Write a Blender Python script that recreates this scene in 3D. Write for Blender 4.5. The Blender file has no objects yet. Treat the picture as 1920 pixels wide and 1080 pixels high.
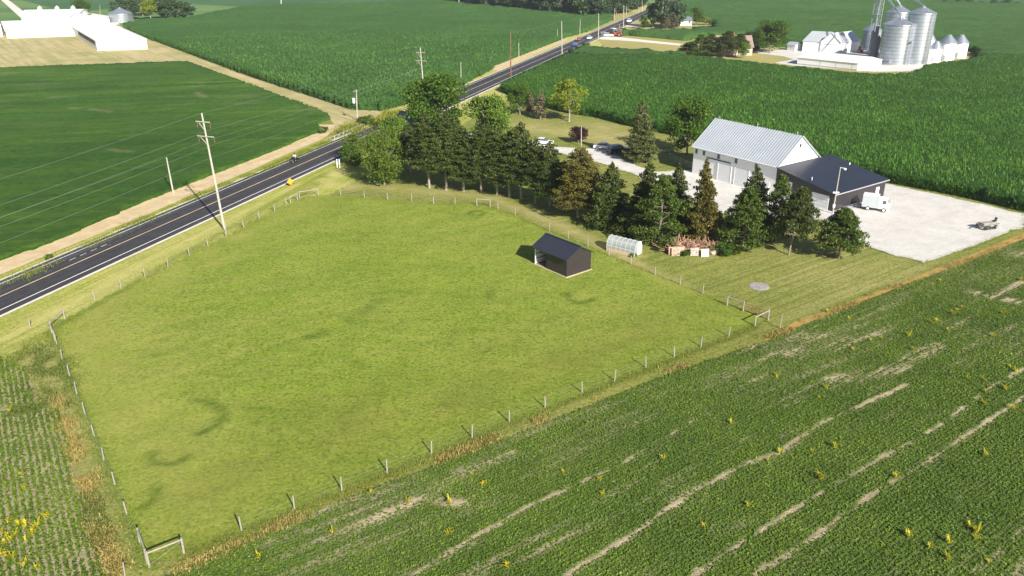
import bpy, bmesh, math, random
import numpy as np
from mathutils import Vector, Matrix

R = math.radians
random.seed(7)
rng = np.random.default_rng(11)
scene = bpy.context.scene
col = scene.collection

# ------------------------------------------------------------------ camera, sky, sun, exposure
CAM_H = 42.0
FPX = 1540.0                                   # focal length in pixels of a 1920 wide frame
TH = math.atan(648 / 1540)                     # tilt below the horizon
cam = bpy.data.cameras.new("camera"); camo = bpy.data.objects.new("camera", cam); col.objects.link(camo)
cam.sensor_width = 36; cam.lens = 36 * FPX / 1920; cam.clip_end = 20000; cam.clip_start = 0.5
camo.location = (0, 0, CAM_H); camo.rotation_euler = (math.pi / 2 - TH, 0, 0)
scene.camera = camo

SUN_EL, SUN_AZ = R(30), R(150.7)               # azimuth clockwise from +Y
world = bpy.data.worlds.new("World"); scene.world = world; world.use_nodes = True
wn = world.node_tree.nodes; wl = world.node_tree.links
sky = wn.new("ShaderNodeTexSky"); sky.sky_type = 'NISHITA'; sky.sun_disc = False
sky.sun_elevation = SUN_EL; sky.sun_rotation = SUN_AZ
wl.new(sky.outputs[0], wn["Background"].inputs[0]); wn["Background"].inputs[1].default_value = 0.052
sun = bpy.data.lights.new("sun", 'SUN'); sun.energy = 5.0; sun.angle = R(0.5); sun.color = (1, 0.93, 0.82)
suno = bpy.data.objects.new("sun", sun); col.objects.link(suno)
sd = Vector((math.sin(SUN_AZ) * math.cos(SUN_EL), math.cos(SUN_AZ) * math.cos(SUN_EL), math.sin(SUN_EL)))
suno.rotation_euler = sd.to_track_quat('Z', 'Y').to_euler()
scene.view_settings.view_transform = 'Standard'; scene.view_settings.look = 'None'
scene.view_settings.exposure = 1.03; scene.view_settings.gamma = 1
scene.cycles.max_bounces = 5; scene.cycles.transparent_max_bounces = 6
scene.cycles.use_denoising = True

# ------------------------------------------------------------------ survey helpers
def G(px, py, z=0.0):
    """ground point that a surveyed sight line meets"""
    u = (px - 960) / FPX; v = (py - 540) / FPX
    dy = math.cos(TH) - v * math.sin(TH); dz = -math.sin(TH) - v * math.cos(TH)
    t = (z - CAM_H) / dz
    return np.array((u * t, dy * t))
def GP(pts): return [G(*p) for p in pts]
def row_of(X, Y, Z):
    Z = Z - CAM_H
    zc = Y * math.cos(TH) - Z * math.sin(TH)
    return 540 - FPX * -(Y * math.sin(TH) + Z * math.cos(TH)) / zc * 1.0
def hgt(w, ytop):
    """height of something that stands at w and reaches picture row ytop"""
    k = (540 - ytop) / FPX                     # (Y sin + Zr cos) / (Y cos - Zr sin) = k
    Y = w[1]
    Zr = Y * (k * math.cos(TH) - math.sin(TH)) / (math.cos(TH) + k * math.sin(TH))
    return Zr + CAM_H
def V3(p, z=0): return Vector((float(p[0]), float(p[1]), float(z)))
AA = R(36.3)
dA = np.array((math.cos(AA), math.sin(AA))); dB = np.array((-dA[1], dA[0]))
RA = R(71.75); dR = np.array((math.cos(RA), math.sin(RA))); nR = np.array((-dR[1], dR[0]))   # road direction, left normal
R0 = G(405, 379)
def rd(s, o): return R0 + dR * s + nR * o      # road frame point

def inpoly(X, Y, poly):
    ins = np.zeros(X.shape, bool); n = len(poly)
    for i in range(n):
        x1, y1 = poly[i]; x2, y2 = poly[(i + 1) % n]
        if y1 == y2: continue
        c = ((y1 > Y) != (y2 > Y)) & (X < (x2 - x1) * (Y - y1) / (y2 - y1) + x1)
        ins ^= c
    return ins
def dpoly(X, Y, pts):
    """distance to a polyline"""
    d = np.full(X.shape, 1e9)
    for a, b in zip(pts[:-1], pts[1:]):
        ex, ey = b[0] - a[0], b[1] - a[1]; L = ex * ex + ey * ey + 1e-9
        t = np.clip(((X - a[0]) * ex + (Y - a[1]) * ey) / L, 0, 1)
        d = np.minimum(d, np.hypot(X - a[0] - t * ex, Y - a[1] - t * ey))
    return d
def vnoise(X, Y, s, seed=0):
    """smooth value noise 0..1, feature size s"""
    x, y = X / s, Y / s
    xi, yi = np.floor(x).astype(np.int64), np.floor(y).astype(np.int64)
    fx, fy = x - xi, y - yi; fx = fx * fx * (3 - 2 * fx); fy = fy * fy * (3 - 2 * fy)
    def h(a, b):
        v = np.sin(a * 127.1 + b * 311.7 + seed * 74.7) * 43758.5453
        return v - np.floor(v)
    return (h(xi, yi) * (1 - fx) + h(xi + 1, yi) * fx) * (1 - fy) + (h(xi, yi + 1) * (1 - fx) + h(xi + 1, yi + 1) * fx) * fy

# ------------------------------------------------------------------ materials
MATS = {}
def mat(name, c=(.5, .5, .5), rough=.8, metal=0.0, var=0.0, vscale=1.0, bump=0.0, bscale=10.0, spec=None, stripes=None):
    """plain procedural material: colour with noise variation, bump, optional ribs (direction vector, spacing, depth)"""
    if name in MATS: return MATS[name]
    m = bpy.data.materials.new(name); m.use_nodes = True; MATS[name] = m
    N, L = m.node_tree.nodes, m.node_tree.links; b = N["Principled BSDF"]
    b.inputs["Roughness"].default_value = rough; b.inputs["Metallic"].default_value = metal
    if spec is not None: b.inputs["Specular IOR Level"].default_value = spec
    b.inputs["Base Color"].default_value = (*c, 1)
    tc = N.new("ShaderNodeTexCoord")
    if var:
        n = N.new("ShaderNodeTexNoise"); n.inputs["Scale"].default_value = vscale; n.inputs["Detail"].default_value = 6
        n.inputs["Roughness"].default_value = .65
        L.new(tc.outputs["Object"], n.inputs["Vector"])
        r = N.new("ShaderNodeValToRGB"); r.color_ramp.elements[0].position = .3; r.color_ramp.elements[1].position = .7
        r.color_ramp.elements[0].color = (*[x * (1 - var) for x in c], 1); r.color_ramp.elements[1].color = (*[min(1, x * (1 + var)) for x in c], 1)
        L.new(n.outputs[0], r.inputs[0]); L.new(r.outputs[0], b.inputs["Base Color"])
    hgt_src = None
    if bump:
        n2 = N.new("ShaderNodeTexNoise"); n2.inputs["Scale"].default_value = bscale; n2.inputs["Detail"].default_value = 4
        L.new(tc.outputs["Object"], n2.inputs["Vector"])
        bp = N.new("ShaderNodeBump"); bp.inputs["Strength"].default_value = bump; bp.inputs["Distance"].default_value = .1
        L.new(n2.outputs[0], bp.inputs["Height"]); L.new(bp.outputs[0], b.inputs["Normal"])
    if stripes:
        d, sp, dep = stripes
        dt = N.new("ShaderNodeVectorMath"); dt.operation = 'DOT_PRODUCT'; dt.inputs[1].default_value = d
        L.new(tc.outputs["Object"], dt.inputs[0])
        mu = N.new("ShaderNodeMath"); mu.operation = 'MULTIPLY'; mu.inputs[1].default_value = 1 / sp; L.new(dt.outputs["Value"], mu.inputs[0])
        fr = N.new("ShaderNodeMath"); fr.operation = 'FRACT'; L.new(mu.outputs[0], fr.inputs[0])
        pk = N.new("ShaderNodeMath"); pk.operation = 'GREATER_THAN'; pk.inputs[1].default_value = .8; L.new(fr.outputs[0], pk.inputs[0])
        bp = N.new("ShaderNodeBump"); bp.inputs["Strength"].default_value = 1; bp.inputs["Distance"].default_value = dep
        L.new(pk.outputs[0], bp.inputs["Height"]); L.new(bp.outputs[0], b.inputs["Normal"])
    return m

def leafmat(name, c1, c2, c3=None, trans=.35, seedscale=.25):
    """leaf material: colour differs leaf by leaf and clump by clump"""
    m = bpy.data.materials.new(name); m.use_nodes = True; MATS[name] = m
    N, L = m.node_tree.nodes, m.node_tree.links; N.remove(N["Principled BSDF"]); out = N["Material Output"]
    geo = N.new("ShaderNodeNewGeometry"); r = N.new("ShaderNodeValToRGB"); cr = r.color_ramp
    cr.elements[0].color = (*c1, 1); cr.elements[1].color = (*c2, 1)
    if c3:
        e = cr.elements.new(.93); e.color = (*c2, 1); cr.elements[-1].color = (*c3, 1)
    n = N.new("ShaderNodeTexNoise"); n.inputs["Scale"].default_value = seedscale; n.inputs["Detail"].default_value = 3
    L.new(geo.outputs["Position"], n.inputs["Vector"])
    mr = N.new("ShaderNodeMapRange"); mr.inputs[1].default_value = .35; mr.inputs[2].default_value = .65; L.new(n.outputs[0], mr.inputs[0])
    mx = N.new("ShaderNodeMath"); mx.operation = 'MULTIPLY_ADD'; mx.inputs[1].default_value = .6
    m2 = N.new("ShaderNodeMath"); m2.operation = 'MULTIPLY'; m2.inputs[1].default_value = .4; L.new(mr.outputs[0], m2.inputs[0])
    L.new(geo.outputs["Random Per Island"], mx.inputs[0]); L.new(m2.outputs[0], mx.inputs[2]); L.new(mx.outputs[0], r.inputs[0])
    d = N.new("ShaderNodeBsdfPrincipled"); d.inputs["Roughness"].default_value = .55; d.inputs["Specular IOR Level"].default_value = .3
    t = N.new("ShaderNodeBsdfTranslucent"); ms = N.new("ShaderNodeMixShader")
    ms.inputs[0].default_value = trans
    L.new(r.outputs[0], d.inputs["Base Color"]); L.new(r.outputs[0], t.inputs[0])
    L.new(d.outputs[0], ms.inputs[1]); L.new(t.outputs[0], ms.inputs[2]); L.new(ms.outputs[0], out.inputs[0])
    return m

class Nd:
    """small helper for longer node graphs on world-position noise"""
    def __init__(s, name, rough=.95):
        s.m = bpy.data.materials.new(name); s.m.use_nodes = True; MATS[name] = s.m
        s.N, s.L = s.m.node_tree.nodes, s.m.node_tree.links; s.b = s.N["Principled BSDF"]
        s.b.inputs["Roughness"].default_value = rough; s.b.inputs["Specular IOR Level"].default_value = .15
        s.geo = s.N.new("ShaderNodeNewGeometry")
    def noise(s, scale, detail=5, rough=.6, rot=None, stretch=None, lo=.35, hi=.65):
        n = s.N.new("ShaderNodeTexNoise"); n.inputs["Scale"].default_value = scale; n.inputs["Detail"].default_value = detail
        n.inputs["Roughness"].default_value = rough
        src = s.geo.outputs["Position"]
        if rot is not None:
            v1 = s.N.new("ShaderNodeVectorRotate"); v1.rotation_type = 'Z_AXIS'; v1.inputs["Angle"].default_value = -rot; s.L.new(src, v1.inputs[0])
            v2 = s.N.new("ShaderNodeVectorMath"); v2.operation = 'MULTIPLY'; v2.inputs[1].default_value = stretch; s.L.new(v1.outputs[0], v2.inputs[0]); src = v2.outputs[0]
        s.L.new(src, n.inputs["Vector"])
        mr = s.N.new("ShaderNodeMapRange"); mr.inputs[1].default_value = lo; mr.inputs[2].default_value = hi; s.L.new(n.outputs[0], mr.inputs[0])
        return mr.outputs[0]
    def attr(s, name):
        a = s.N.new("ShaderNodeAttribute"); a.attribute_name = name; return a.outputs["Fac"]
    def math(s, op, a, b):
        m = s.N.new("ShaderNodeMath"); m.operation = op; m.use_clamp = True
        for i, x in enumerate((a, b)):
            if isinstance(x, (int, float)): m.inputs[i].default_value = x
            else: s.L.new(x, m.inputs[i])
        return m.outputs[0]
    def mix(s, f, a, b, amount=1.0):
        m = s.N.new("ShaderNodeMix"); m.data_type = 'RGBA'
        if amount != 1.0: f = s.math('MULTIPLY', f, amount)
        s.L.new(f, m.inputs[0])
        for i, x in ((6, a), (7, b)):
            if isinstance(x, tuple): m.inputs[i].default_value = (*x, 1)
            else: s.L.new(x, m.inputs[i])
        return m.outputs[2]
    def done(s, c, h=None, dist=.1, strength=.6):
        s.L.new(c, s.b.inputs["Base Color"])
        if h is not None:
            bp = s.N.new("ShaderNodeBump"); bp.inputs["Strength"].default_value = strength; bp.inputs["Distance"].default_value = dist
            s.L.new(h, bp.inputs["Height"]); s.L.new(bp.outputs[0], s.b.inputs["Normal"])
        return s.m

# pasture, lawn and verge
def grass_mat(name, c_lo, c_hi, c_dry, c_dark, dirs):
    g = Nd(name)
    mid = g.noise(.12, 6, .6); big = g.noise(.03, 4, .5)
    st = g.noise(1, 5, .6, dirs[0], (.05, dirs[1], 1))
    c = g.mix(mid, c_lo, c_hi)
    c = g.mix(g.math('MULTIPLY', st, big), c, c_dry, dirs[2])
    c = g.mix(g.noise(.5, 8, .75, lo=.52, hi=.72), c, c_dry, .3)
    c = g.mix(g.noise(.35, 8, .7, lo=.55, hi=.7), c, c_dark, .35)
    c = g.mix(g.noise(1, 7, .75, R(-4), (.06, .9, 1), .42, .6), c, c_dry, .22)
    c = g.mix(g.noise(2.6, 3, .6, lo=.47, hi=.66), c, c_dark, .75)
    c = g.mix(g.noise(3.4, 3, .6, lo=.52, hi=.68), c, c_dry, .8)
    c = g.mix(g.noise(.8, 4, .65, lo=.52, hi=.68), c, c_dark, .45)
    c = g.mix(g.noise(1, 4, .6, dirs[0], (.03, 1.5, 1), .5, .62), c, c_dark, dirs[3])
    c = g.mix(g.attr('dry'), c, c_dry)
    c = g.mix(g.math('MULTIPLY', g.attr('dark'), g.noise(.6, 6, .7, lo=.2, hi=.55)), c, c_dark)
    c = g.mix(g.attr('olive'), c, (.15, .135, .03))
    c = g.mix(g.attr('soil'), c, (.42, .31, .2))
    return g.done(c, g.noise(2.2, 8, .8, lo=.2, hi=.8), .2, .5)
M_past = grass_mat('pasture_grass', (.13, .212, .013), (.182, .265, .02), (.32, .31, .08), (.065, .115, .01), (AA, .45, .6, .0))
M_lawn = grass_mat('lawn_grass', (.13, .175, .015), (.185, .225, .028), (.38, .33, .14), (.06, .1, .01), (AA, 1.0, .9, .4))
M_verge = grass_mat('verge_grass', (.22, .28, .02), (.33, .36, .04), (.48, .43, .17), (.11, .16, .014), (RA, .8, .8, .5))
g = Nd('field_ground')
c = g.mix(g.noise(.01, 4), (.06, .13, .035), (.11, .2, .06)); c = g.mix(g.noise(1, 4, rot=R(16), stretch=(.004, .03, 1)), c, (.16, .24, .09), .6)
M_ground = g.done(c)
def crop_mat(name, c1, c2, c3, cb, rot, bare=.5, bs=2.5, bd=.5):
    g = Nd(name, .75)
    c = g.mix(g.noise(.9, 8, .75), c1, c2)
    c = g.mix(g.noise(1, 6, .7, rot, (.012, .14, 1), .4, .7), c, c3, .75)
    c = g.mix(g.noise(.02, 4, .6), c, tuple(x * .72 for x in c1), .5)
    c = g.mix(g.noise(1, 7, .75, rot, (.03, .35, 1), .66, .74), c, cb, bare)
    c = g.mix(g.noise(1, 4, .6, rot, (.05, 1.5, 1), .4, .6), c, tuple(x * .7 for x in c1), .4)
    c = g.mix(g.attr('soil'), c, (.38, .31, .2))
    return g.done(c, g.noise(bs, 8, .8, lo=.25, hi=.75), bd, 1.0)
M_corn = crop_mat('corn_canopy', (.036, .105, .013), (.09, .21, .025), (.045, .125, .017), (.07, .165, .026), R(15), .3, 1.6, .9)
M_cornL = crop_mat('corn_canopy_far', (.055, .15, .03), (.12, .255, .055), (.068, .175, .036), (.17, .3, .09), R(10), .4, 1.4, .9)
M_cornF = crop_mat('corn_canopy_hazy', (.055, .14, .028), (.12, .25, .055), (.075, .18, .04), (.17, .31, .1), R(5), .45, 1.2, .9)  # paler corn for the far part, distance haze put into the colour
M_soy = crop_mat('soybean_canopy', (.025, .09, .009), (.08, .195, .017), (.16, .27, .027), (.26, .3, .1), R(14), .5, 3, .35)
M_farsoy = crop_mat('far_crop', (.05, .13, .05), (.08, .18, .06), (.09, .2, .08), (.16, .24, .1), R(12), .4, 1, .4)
g = Nd('tan_dirt')
c = g.mix(g.noise(.4, 8, .7), (.46, .35, .21), (.6, .48, .31)); c = g.mix(g.noise(1, 6, .7, RA, (.06, 1.2, 1), .45, .7), c, (.4, .33, .16), .6)
M_dirt = g.done(c, g.noise(5, 6), .05)
g = Nd('stubble_lane')
c = g.mix(g.noise(.12, 8, .7), (.4, .33, .16), (.5, .41, .24)); c = g.mix(g.noise(1, 7, .7, R(-54), (.02, .55, 1), .42, .62), c, (.24, .26, .09), .75)
c = g.mix(g.noise(.05, 6, .7, lo=.5, hi=.65), c, (.2, .22, .07), .5)
M_lane = g.done(c, g.noise(3, 6), .1)
g = Nd('gravel')
c = g.mix(g.noise(.25, 9, .75), (.5, .485, .465), (.64, .625, .6)); c = g.mix(g.noise(3, 4, .7, lo=.45, hi=.65), c, (.4, .385, .37), .45); c = g.mix(g.noise(.35, 6, .8, lo=.56, hi=.66), c, (.42, .36, .31), .5)
c = g.mix(g.noise(1, 6, .7, AA, (.05, .5, 1), .55, .75), c, (.42, .38, .33), .55)
c = g.mix(g.math('MULTIPLY', g.attr('edge'), g.noise(.8, 7, .8, lo=.4, hi=.6)), c, (.33, .27, .16))
M_gravel = g.done(c, g.noise(12, 6), .04)
g = Nd('bright_gravel')
M_bgravel = g.done(g.mix(g.noise(.3, 8, .7), (.55, .51, .45), (.7, .66, .6)), g.noise(8, 6), .04)
g = Nd('asphalt', .8)
c = g.mix(g.noise(.5, 8, .7), (.034, .034, .042), (.055, .055, .063)); c = g.mix(g.noise(1, 5, .7, RA, (.008, 1.0, 1), .45, .62), c, (.085, .083, .09), .8); c = g.mix(g.noise(1, 5, .7, RA, (.5, .15, 1), .62, .7), c, (.025, .025, .03), .6)
c = g.mix(g.noise(30, 4, .8), c, (.02, .02, .025), .4)
M_asph = g.done(c, g.noise(25, 4), .01)
M_line = mat('road_paint', (.78, .78, .76), .6, var=.12, vscale=2)
M_yline = mat('yellow_road_paint', (.66, .5, .28), .6, var=.3, vscale=.25)
g = Nd('soil')
c = g.mix(g.noise(.8, 8, .75), (.34, .28, .18), (.48, .4, .27)); c = g.mix(g.noise(1, 7, .75, AA, (.06, .7, 1), .45, .7), c, (.2, .17, .085), .8)
c = g.mix(g.attr('green'), c, (.055, .11, .02), .95)
M_soil = g.done(c, g.noise(7, 7), .1)

# ------------------------------------------------------------------ mesh helpers
def tag(o, label=None, cat=None, group=None, kind=None):
    if label: o["label"] = label
    if cat: o["category"] = cat
    if group: o["group"] = group
    if kind: o["kind"] = kind
    return o
def link(name, me, m=None, parent=None, loc=None):
    o = bpy.data.objects.new(name, me); col.objects.link(o)
    if m is not None and me is not None:
        for x in (m if isinstance(m, (list, tuple)) else [m]): me.materials.append(x)
    if parent is not None: o.parent = parent
    if loc is not None: o.location = loc
    return o
def npmesh(name, v, f, k=4, smooth=False, attrs=None):
    me = bpy.data.meshes.new(name); v = np.asarray(v, np.float32); f = np.asarray(f, np.int32)
    me.vertices.add(len(v)); me.vertices.foreach_set('co', v.ravel())
    me.loops.add(f.size); me.loops.foreach_set('vertex_index', f.ravel())
    me.polygons.add(len(f)); me.polygons.foreach_set('loop_start', np.arange(0, f.size, k, dtype=np.int32))
    me.polygons.foreach_set('loop_total', np.full(len(f), k, np.int32))
    if smooth: me.polygons.foreach_set('use_smooth', np.ones(len(f), bool))
    me.update(calc_edges=True)
    for n, a in (attrs or {}).items():
        at = me.attributes.new(n, 'FLOAT', 'POINT'); at.data.foreach_set('value', np.asarray(a, np.float32))
    return me
def empty(name, loc=(0, 0, 0), rz=0.0):
    o = bpy.data.objects.new(name, None); col.objects.link(o); o.location = loc; o.rotation_euler.z = rz; o.empty_display_size = .5
    return o

class MB:
    """collects solids, then links them as one mesh object"""
    def __init__(s): s.v = []; s.f = []
    def _add(s, vs, fs):
        o = len(s.v); s.v += [tuple(x) for x in vs]; s.f += [tuple(i + o for i in f) for f in fs]; return s
    def box(s, x0, x1, y0, y1, z0, z1):
        return s._add([(x, y, z) for z in (z0, z1) for y in (y0, y1) for x in (x0, x1)],
                      [(0, 2, 3, 1), (4, 5, 7, 6), (0, 1, 5, 4), (2, 6, 7, 3), (0, 4, 6, 2), (1, 3, 7, 5)])
    def bar(s, a, b, w, h=None, up=(0, 0, 1)):
        a, b = Vector(a), Vector(b); h = h or w; d = (b - a).normalized(); up = Vector(up)
        if abs(d.dot(up)) > .98: up = Vector((1, 0, 0))
        x = d.cross(up).normalized() * w / 2; y = x.cross(d).normalized() * h / 2
        return s._add([a - x - y, a + x - y, a + x + y, a - x + y, b - x - y, b + x - y, b + x + y, b - x + y],
                      [(0, 1, 2, 3), (7, 6, 5, 4), (0, 4, 5, 1), (1, 5, 6, 2), (2, 6, 7, 3), (3, 7, 4, 0)])
    def tube(s, pts, rad, n=6, cap=True):
        pts = [Vector(p) for p in pts]; rs = rad if isinstance(rad, (list, tuple)) else [rad] * len(pts)
        vs = []; ref = None
        for i, p in enumerate(pts):
            d = (pts[min(i + 1, len(pts) - 1)] - pts[max(i - 1, 0)]).normalized()
            if ref is None:
                ref = Vector((1, 0, 0)) if abs(d.x) < .9 else Vector((0, 1, 0))
            x = (ref - d * ref.dot(d)).normalized(); y = d.cross(x); ref = x
            vs += [p + (x * math.cos(2 * math.pi * k / n) + y * math.sin(2 * math.pi * k / n)) * rs[i] for k in range(n)]
        fs = [(i * n + k, i * n + (k + 1) % n, (i + 1) * n + (k + 1) % n, (i + 1) * n + k) for i in range(len(pts) - 1) for k in range(n)]
        if cap: fs += [tuple(range(n))[::-1], tuple((len(pts) - 1) * n + k for k in range(n))]
        return s._add(vs, fs)
    def lathe(s, prof, n=24, cx=0, cy=0):
        vs = [(cx + r * math.cos(2 * math.pi * k / n), cy + r * math.sin(2 * math.pi * k / n), z) for r, z in prof for k in range(n)]
        fs = [(i * n + k, i * n + (k + 1) % n, (i + 1) * n + (k + 1) % n, (i + 1) * n + k) for i in range(len(prof) - 1) for k in range(n)]
        fs += [tuple(range(n))[::-1], tuple((len(prof) - 1) * n + k for k in range(n))]
        return s._add(vs, fs)
    def prism(s, poly, h0, h1):
        n = len(poly)
        return s._add([(p[0], p[1], h0) for p in poly] + [(p[0], p[1], h1) for p in poly],
                      [tuple(range(n))[::-1], tuple(range(n, 2 * n))] + [(i, (i + 1) % n, (i + 1) % n + n, i + n) for i in range(n)])
    def slab(s, q, t):
        """thick sheet over four 3-D corners"""
        q = [Vector(x) for x in q]; n = (q[1] - q[0]).cross(q[3] - q[0]).normalized() * t
        return s._add(q + [x + n for x in q], [(3, 2, 1, 0), (4, 5, 6, 7), (0, 1, 5, 4), (1, 2, 6, 5), (2, 3, 7, 6), (3, 0, 4, 7)])
    def profile(s, prof, y0, y1, taper=None):
        """side profile in x-z swept across y"""
        n = len(prof); tp = taper or (lambda z: 0)
        return s._add([(x, y0 + tp(z), z) for x, z in prof] + [(x, y1 - tp(z), z) for x, z in prof],
                      [tuple(range(n)), tuple(range(n, 2 * n))[::-1]] + [(i, i + n, (i + 1) % n + n, (i + 1) % n) for i in range(n)])
    def mesh(s, name, smooth=False):
        me = bpy.data.meshes.new(name); me.from_pydata(s.v, [], s.f)
        bm = bmesh.new(); bm.from_mesh(me); bmesh.ops.recalc_face_normals(bm, faces=bm.faces); bm.to_mesh(me); bm.free()
        if smooth:
            for p in me.polygons: p.use_smooth = True
        return me
    def build(s, name, m, parent=None, smooth=False, loc=None): return link(name, s.mesh(name, smooth), m, parent, loc)

def copy_tree(o, parent=None):
    c = o.copy(); col.objects.link(c); c.parent = parent
    for ch in o.children: copy_tree(ch, c)
    return c

def sheet(name, pts, z, m, kind='structure'):
    me = bpy.data.meshes.new(name); me.from_pydata([(float(p[0]), float(p[1]), z) for p in pts], [], [tuple(range(len(pts)))])
    bm = bmesh.new(); bm.from_mesh(me); bmesh.ops.triangulate(bm, faces=bm.faces); bmesh.ops.recalc_face_normals(bm, faces=bm.faces)
    if bm.faces and sum(f.normal.z for f in bm.faces) < 0: bmesh.ops.reverse_faces(bm, faces=bm.faces)
    bm.to_mesh(me); bm.free()
    return tag(link(name, me, m), kind=kind)
def gridmesh(name, mask, xs, ys, z, m, attrs=None, kind='structure', smooth=True):
    """mask is per cell; xs, ys are per vertex arrays (2-D world coordinates)"""
    ny, nx = xs.shape; idx = np.full((ny, nx), -1, np.int64)
    use = np.zeros((ny, nx), bool)
    use[:-1, :-1] |= mask; use[1:, :-1] |= mask; use[:-1, 1:] |= mask; use[1:, 1:] |= mask
    idx[use] = np.arange(use.sum())
    f = np.stack([idx[:-1, :-1][mask], idx[:-1, 1:][mask], idx[1:, 1:][mask], idx[1:, :-1][mask]], 1)
    zz = z if isinstance(z, np.ndarray) else np.full(xs.shape, z)
    v = np.stack([xs[use], ys[use], zz[use]], 1)
    me = npmesh(name, v, f, 4, smooth, {k: a[use] for k, a in (attrs or {}).items()})
    return tag(link(name, me, m), kind=kind)
def canopy(name, poly, holes, cell, height, amp, m, ang=0.0, label=None, soil=None, split=None):
    """crop canopy: rough top sheet over a polygon with leafy sides down to the ground"""
    P = np.array(poly); ca, sa = math.cos(ang), math.sin(ang)
    U = P[:, 0] * ca + P[:, 1] * sa; W = -P[:, 0] * sa + P[:, 1] * ca
    us = np.arange(U.min() - cell, U.max() + cell, cell); ws = np.arange(W.min() - cell, W.max() + cell, cell)
    UU, WW = np.meshgrid(us, ws); xs = UU * ca - WW * sa; ys = UU * sa + WW * ca
    cx = (xs[:-1, :-1] + xs[1:, 1:]) / 2; cy = (ys[:-1, :-1] + ys[1:, 1:]) / 2
    mask = inpoly(cx, cy, poly)
    for h in holes: mask &= ~inpoly(cx, cy, h)
    if split is not None: mask &= split(cx, cy)
    r = np.random.default_rng(len(name))
    z = height + amp * ((r.random(xs.shape) - .5) + (vnoise(xs, ys, cell * 2.5, 3) - .5)) 
    jx = xs + (r.random(xs.shape) - .5) * cell * .5; jy = ys + (r.random(xs.shape) - .5) * cell * .5
    ny, nx = xs.shape; idx = np.arange(ny * nx).reshape(ny, nx)
    f = [np.stack([idx[:-1, :-1][mask], idx[:-1, 1:][mask], idx[1:, 1:][mask], idx[1:, :-1][mask]], 1)]
    off = ny * nx
    mp = np.pad(mask, 1)
    def wall(sel, a, b):
        f.append(np.stack([a[sel], b[sel], b[sel] + off, a[sel] + off], 1))
    wall(mask & ~mp[:-2, 1:-1], idx[:-1, 1:], idx[:-1, :-1]); wall(mask & ~mp[2:, 1:-1], idx[1:, :-1], idx[1:, 1:])
    wall(mask & ~mp[1:-1, :-2], idx[:-1, :-1], idx[1:, :-1]); wall(mask & ~mp[1:-1, 2:], idx[1:, 1:], idx[:-1, 1:])
    f = np.concatenate(f)
    top = np.stack([jx, jy, z], 2).reshape(-1, 3); bot = np.stack([jx, jy, np.full(jx.shape, 0.0)], 2).reshape(-1, 3)
    v = np.concatenate([top, bot]); used = np.unique(f); rm = np.full(len(v), -1, np.int64); rm[used] = np.arange(len(used))
    so = soil(v[used][:, 0], v[used][:, 1]) if soil else np.zeros(len(used))
    me = npmesh(name, v[used], rm[f], 4, True, {'soil': so * .7})
    o = tag(link(name, me, m), label or None, None, None, 'stuff')
    return o, mask, cx, cy
def blades(name, px, py, pz, ln, wd, m, lean=.6, up=.7, parent=None, label=None, kind='stuff'):
    """arching leaf blades, two quads each"""
    n = len(px); r = np.random.default_rng(n)
    a = r.random(n) * 2 * np.pi; L = ln * (.6 + .8 * r.random(n)); w = wd * (.7 + .6 * r.random(n))
    dx, dy = np.cos(a), np.sin(a); sx, sy = -dy * w / 2, dx * w / 2
    u = up * (.6 + .8 * r.random(n)); l = lean * (.6 + .8 * r.random(n))
    p0 = np.stack([px, py, pz], 1)
    p1 = p0 + np.stack([dx * L * l * .5, dy * L * l * .5, L * u * .65], 1)
    p2 = p0 + np.stack([dx * L * l, dy * L * l, L * u * .7], 1)
    s = np.stack([sx, sy, np.zeros(n)], 1)
    v = np.stack([p0 - s * .6, p0 + s * .6, p1 + s, p1 - s, p2 + s * .3, p2 - s * .3], 1).reshape(-1, 3)
    b = np.arange(n)[:, None] * 6
    f = np.concatenate([b + np.array([0, 1, 2, 3]), b + np.array([3, 2, 4, 5])])
    o = link(name, npmesh(name, v, f), m, parent)
    return tag(o, label, None, None, kind)
def leafquads(c, size, rs, flat=.0):
    """random quads at centres c (n,3); returns verts, faces"""
    n = len(c); a = rs.normal(size=(n, 3)); a[:, 2] *= 1 - flat; a /= np.linalg.norm(a, axis=1)[:, None] + 1e-9
    b = rs.normal(size=(n, 3)); b[:, 2] *= 1 - flat; b -= (b * a).sum(1)[:, None] * a; b /= np.linalg.norm(b, axis=1)[:, None] + 1e-9
    s = (size * (.6 + .8 * rs.random(n)))[:, None] if not isinstance(size, np.ndarray) else size[:, None]
    a = a * s * .5; b = b * s * .35
    v = np.stack([c - a, c - b, c + a, c + b], 1).reshape(-1, 3)
    return v, np.arange(n * 4).reshape(n, 4)

# ------------------------------------------------------------------ THE SETTING
tag(link('ground', npmesh('ground', [(-6000, -1500, -.06), (6000, -1500, -.06), (6000, 9000, -.06), (-6000, 9000, -.06)], [(0, 1, 2, 3)]), M_ground), kind='structure')

PAST = GP([(92, 600), (278, 1062), (345, 1037), (1440, 600), (1393, 580), (1142, 480), (966, 404), (919, 388), (853, 383), (597, 366), (562, 372), (122, 598)])
SOILR = GP([(333, 1074), (640, 940), (873, 853), (1140, 747), (1280, 693), (1437, 640), (1497, 613), (1710, 530), (1820, 490), (1920, 450)])
SOILR = [SOILR[0] - dA * 25] + SOILR + [SOILR[-1] + dA * 60, SOILR[-1] + dA * 60 - dB * 120, SOILR[0] - dA * 60 - dB * 60]
LL = GP([(67, 760), (110, 772), (117, 787), (130, 847), (147, 953), (187, 1053), (215, 1110)]) + GP([(-400, 1110), (-300, 650), (0, 672), (50, 692), (62, 730)])

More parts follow.
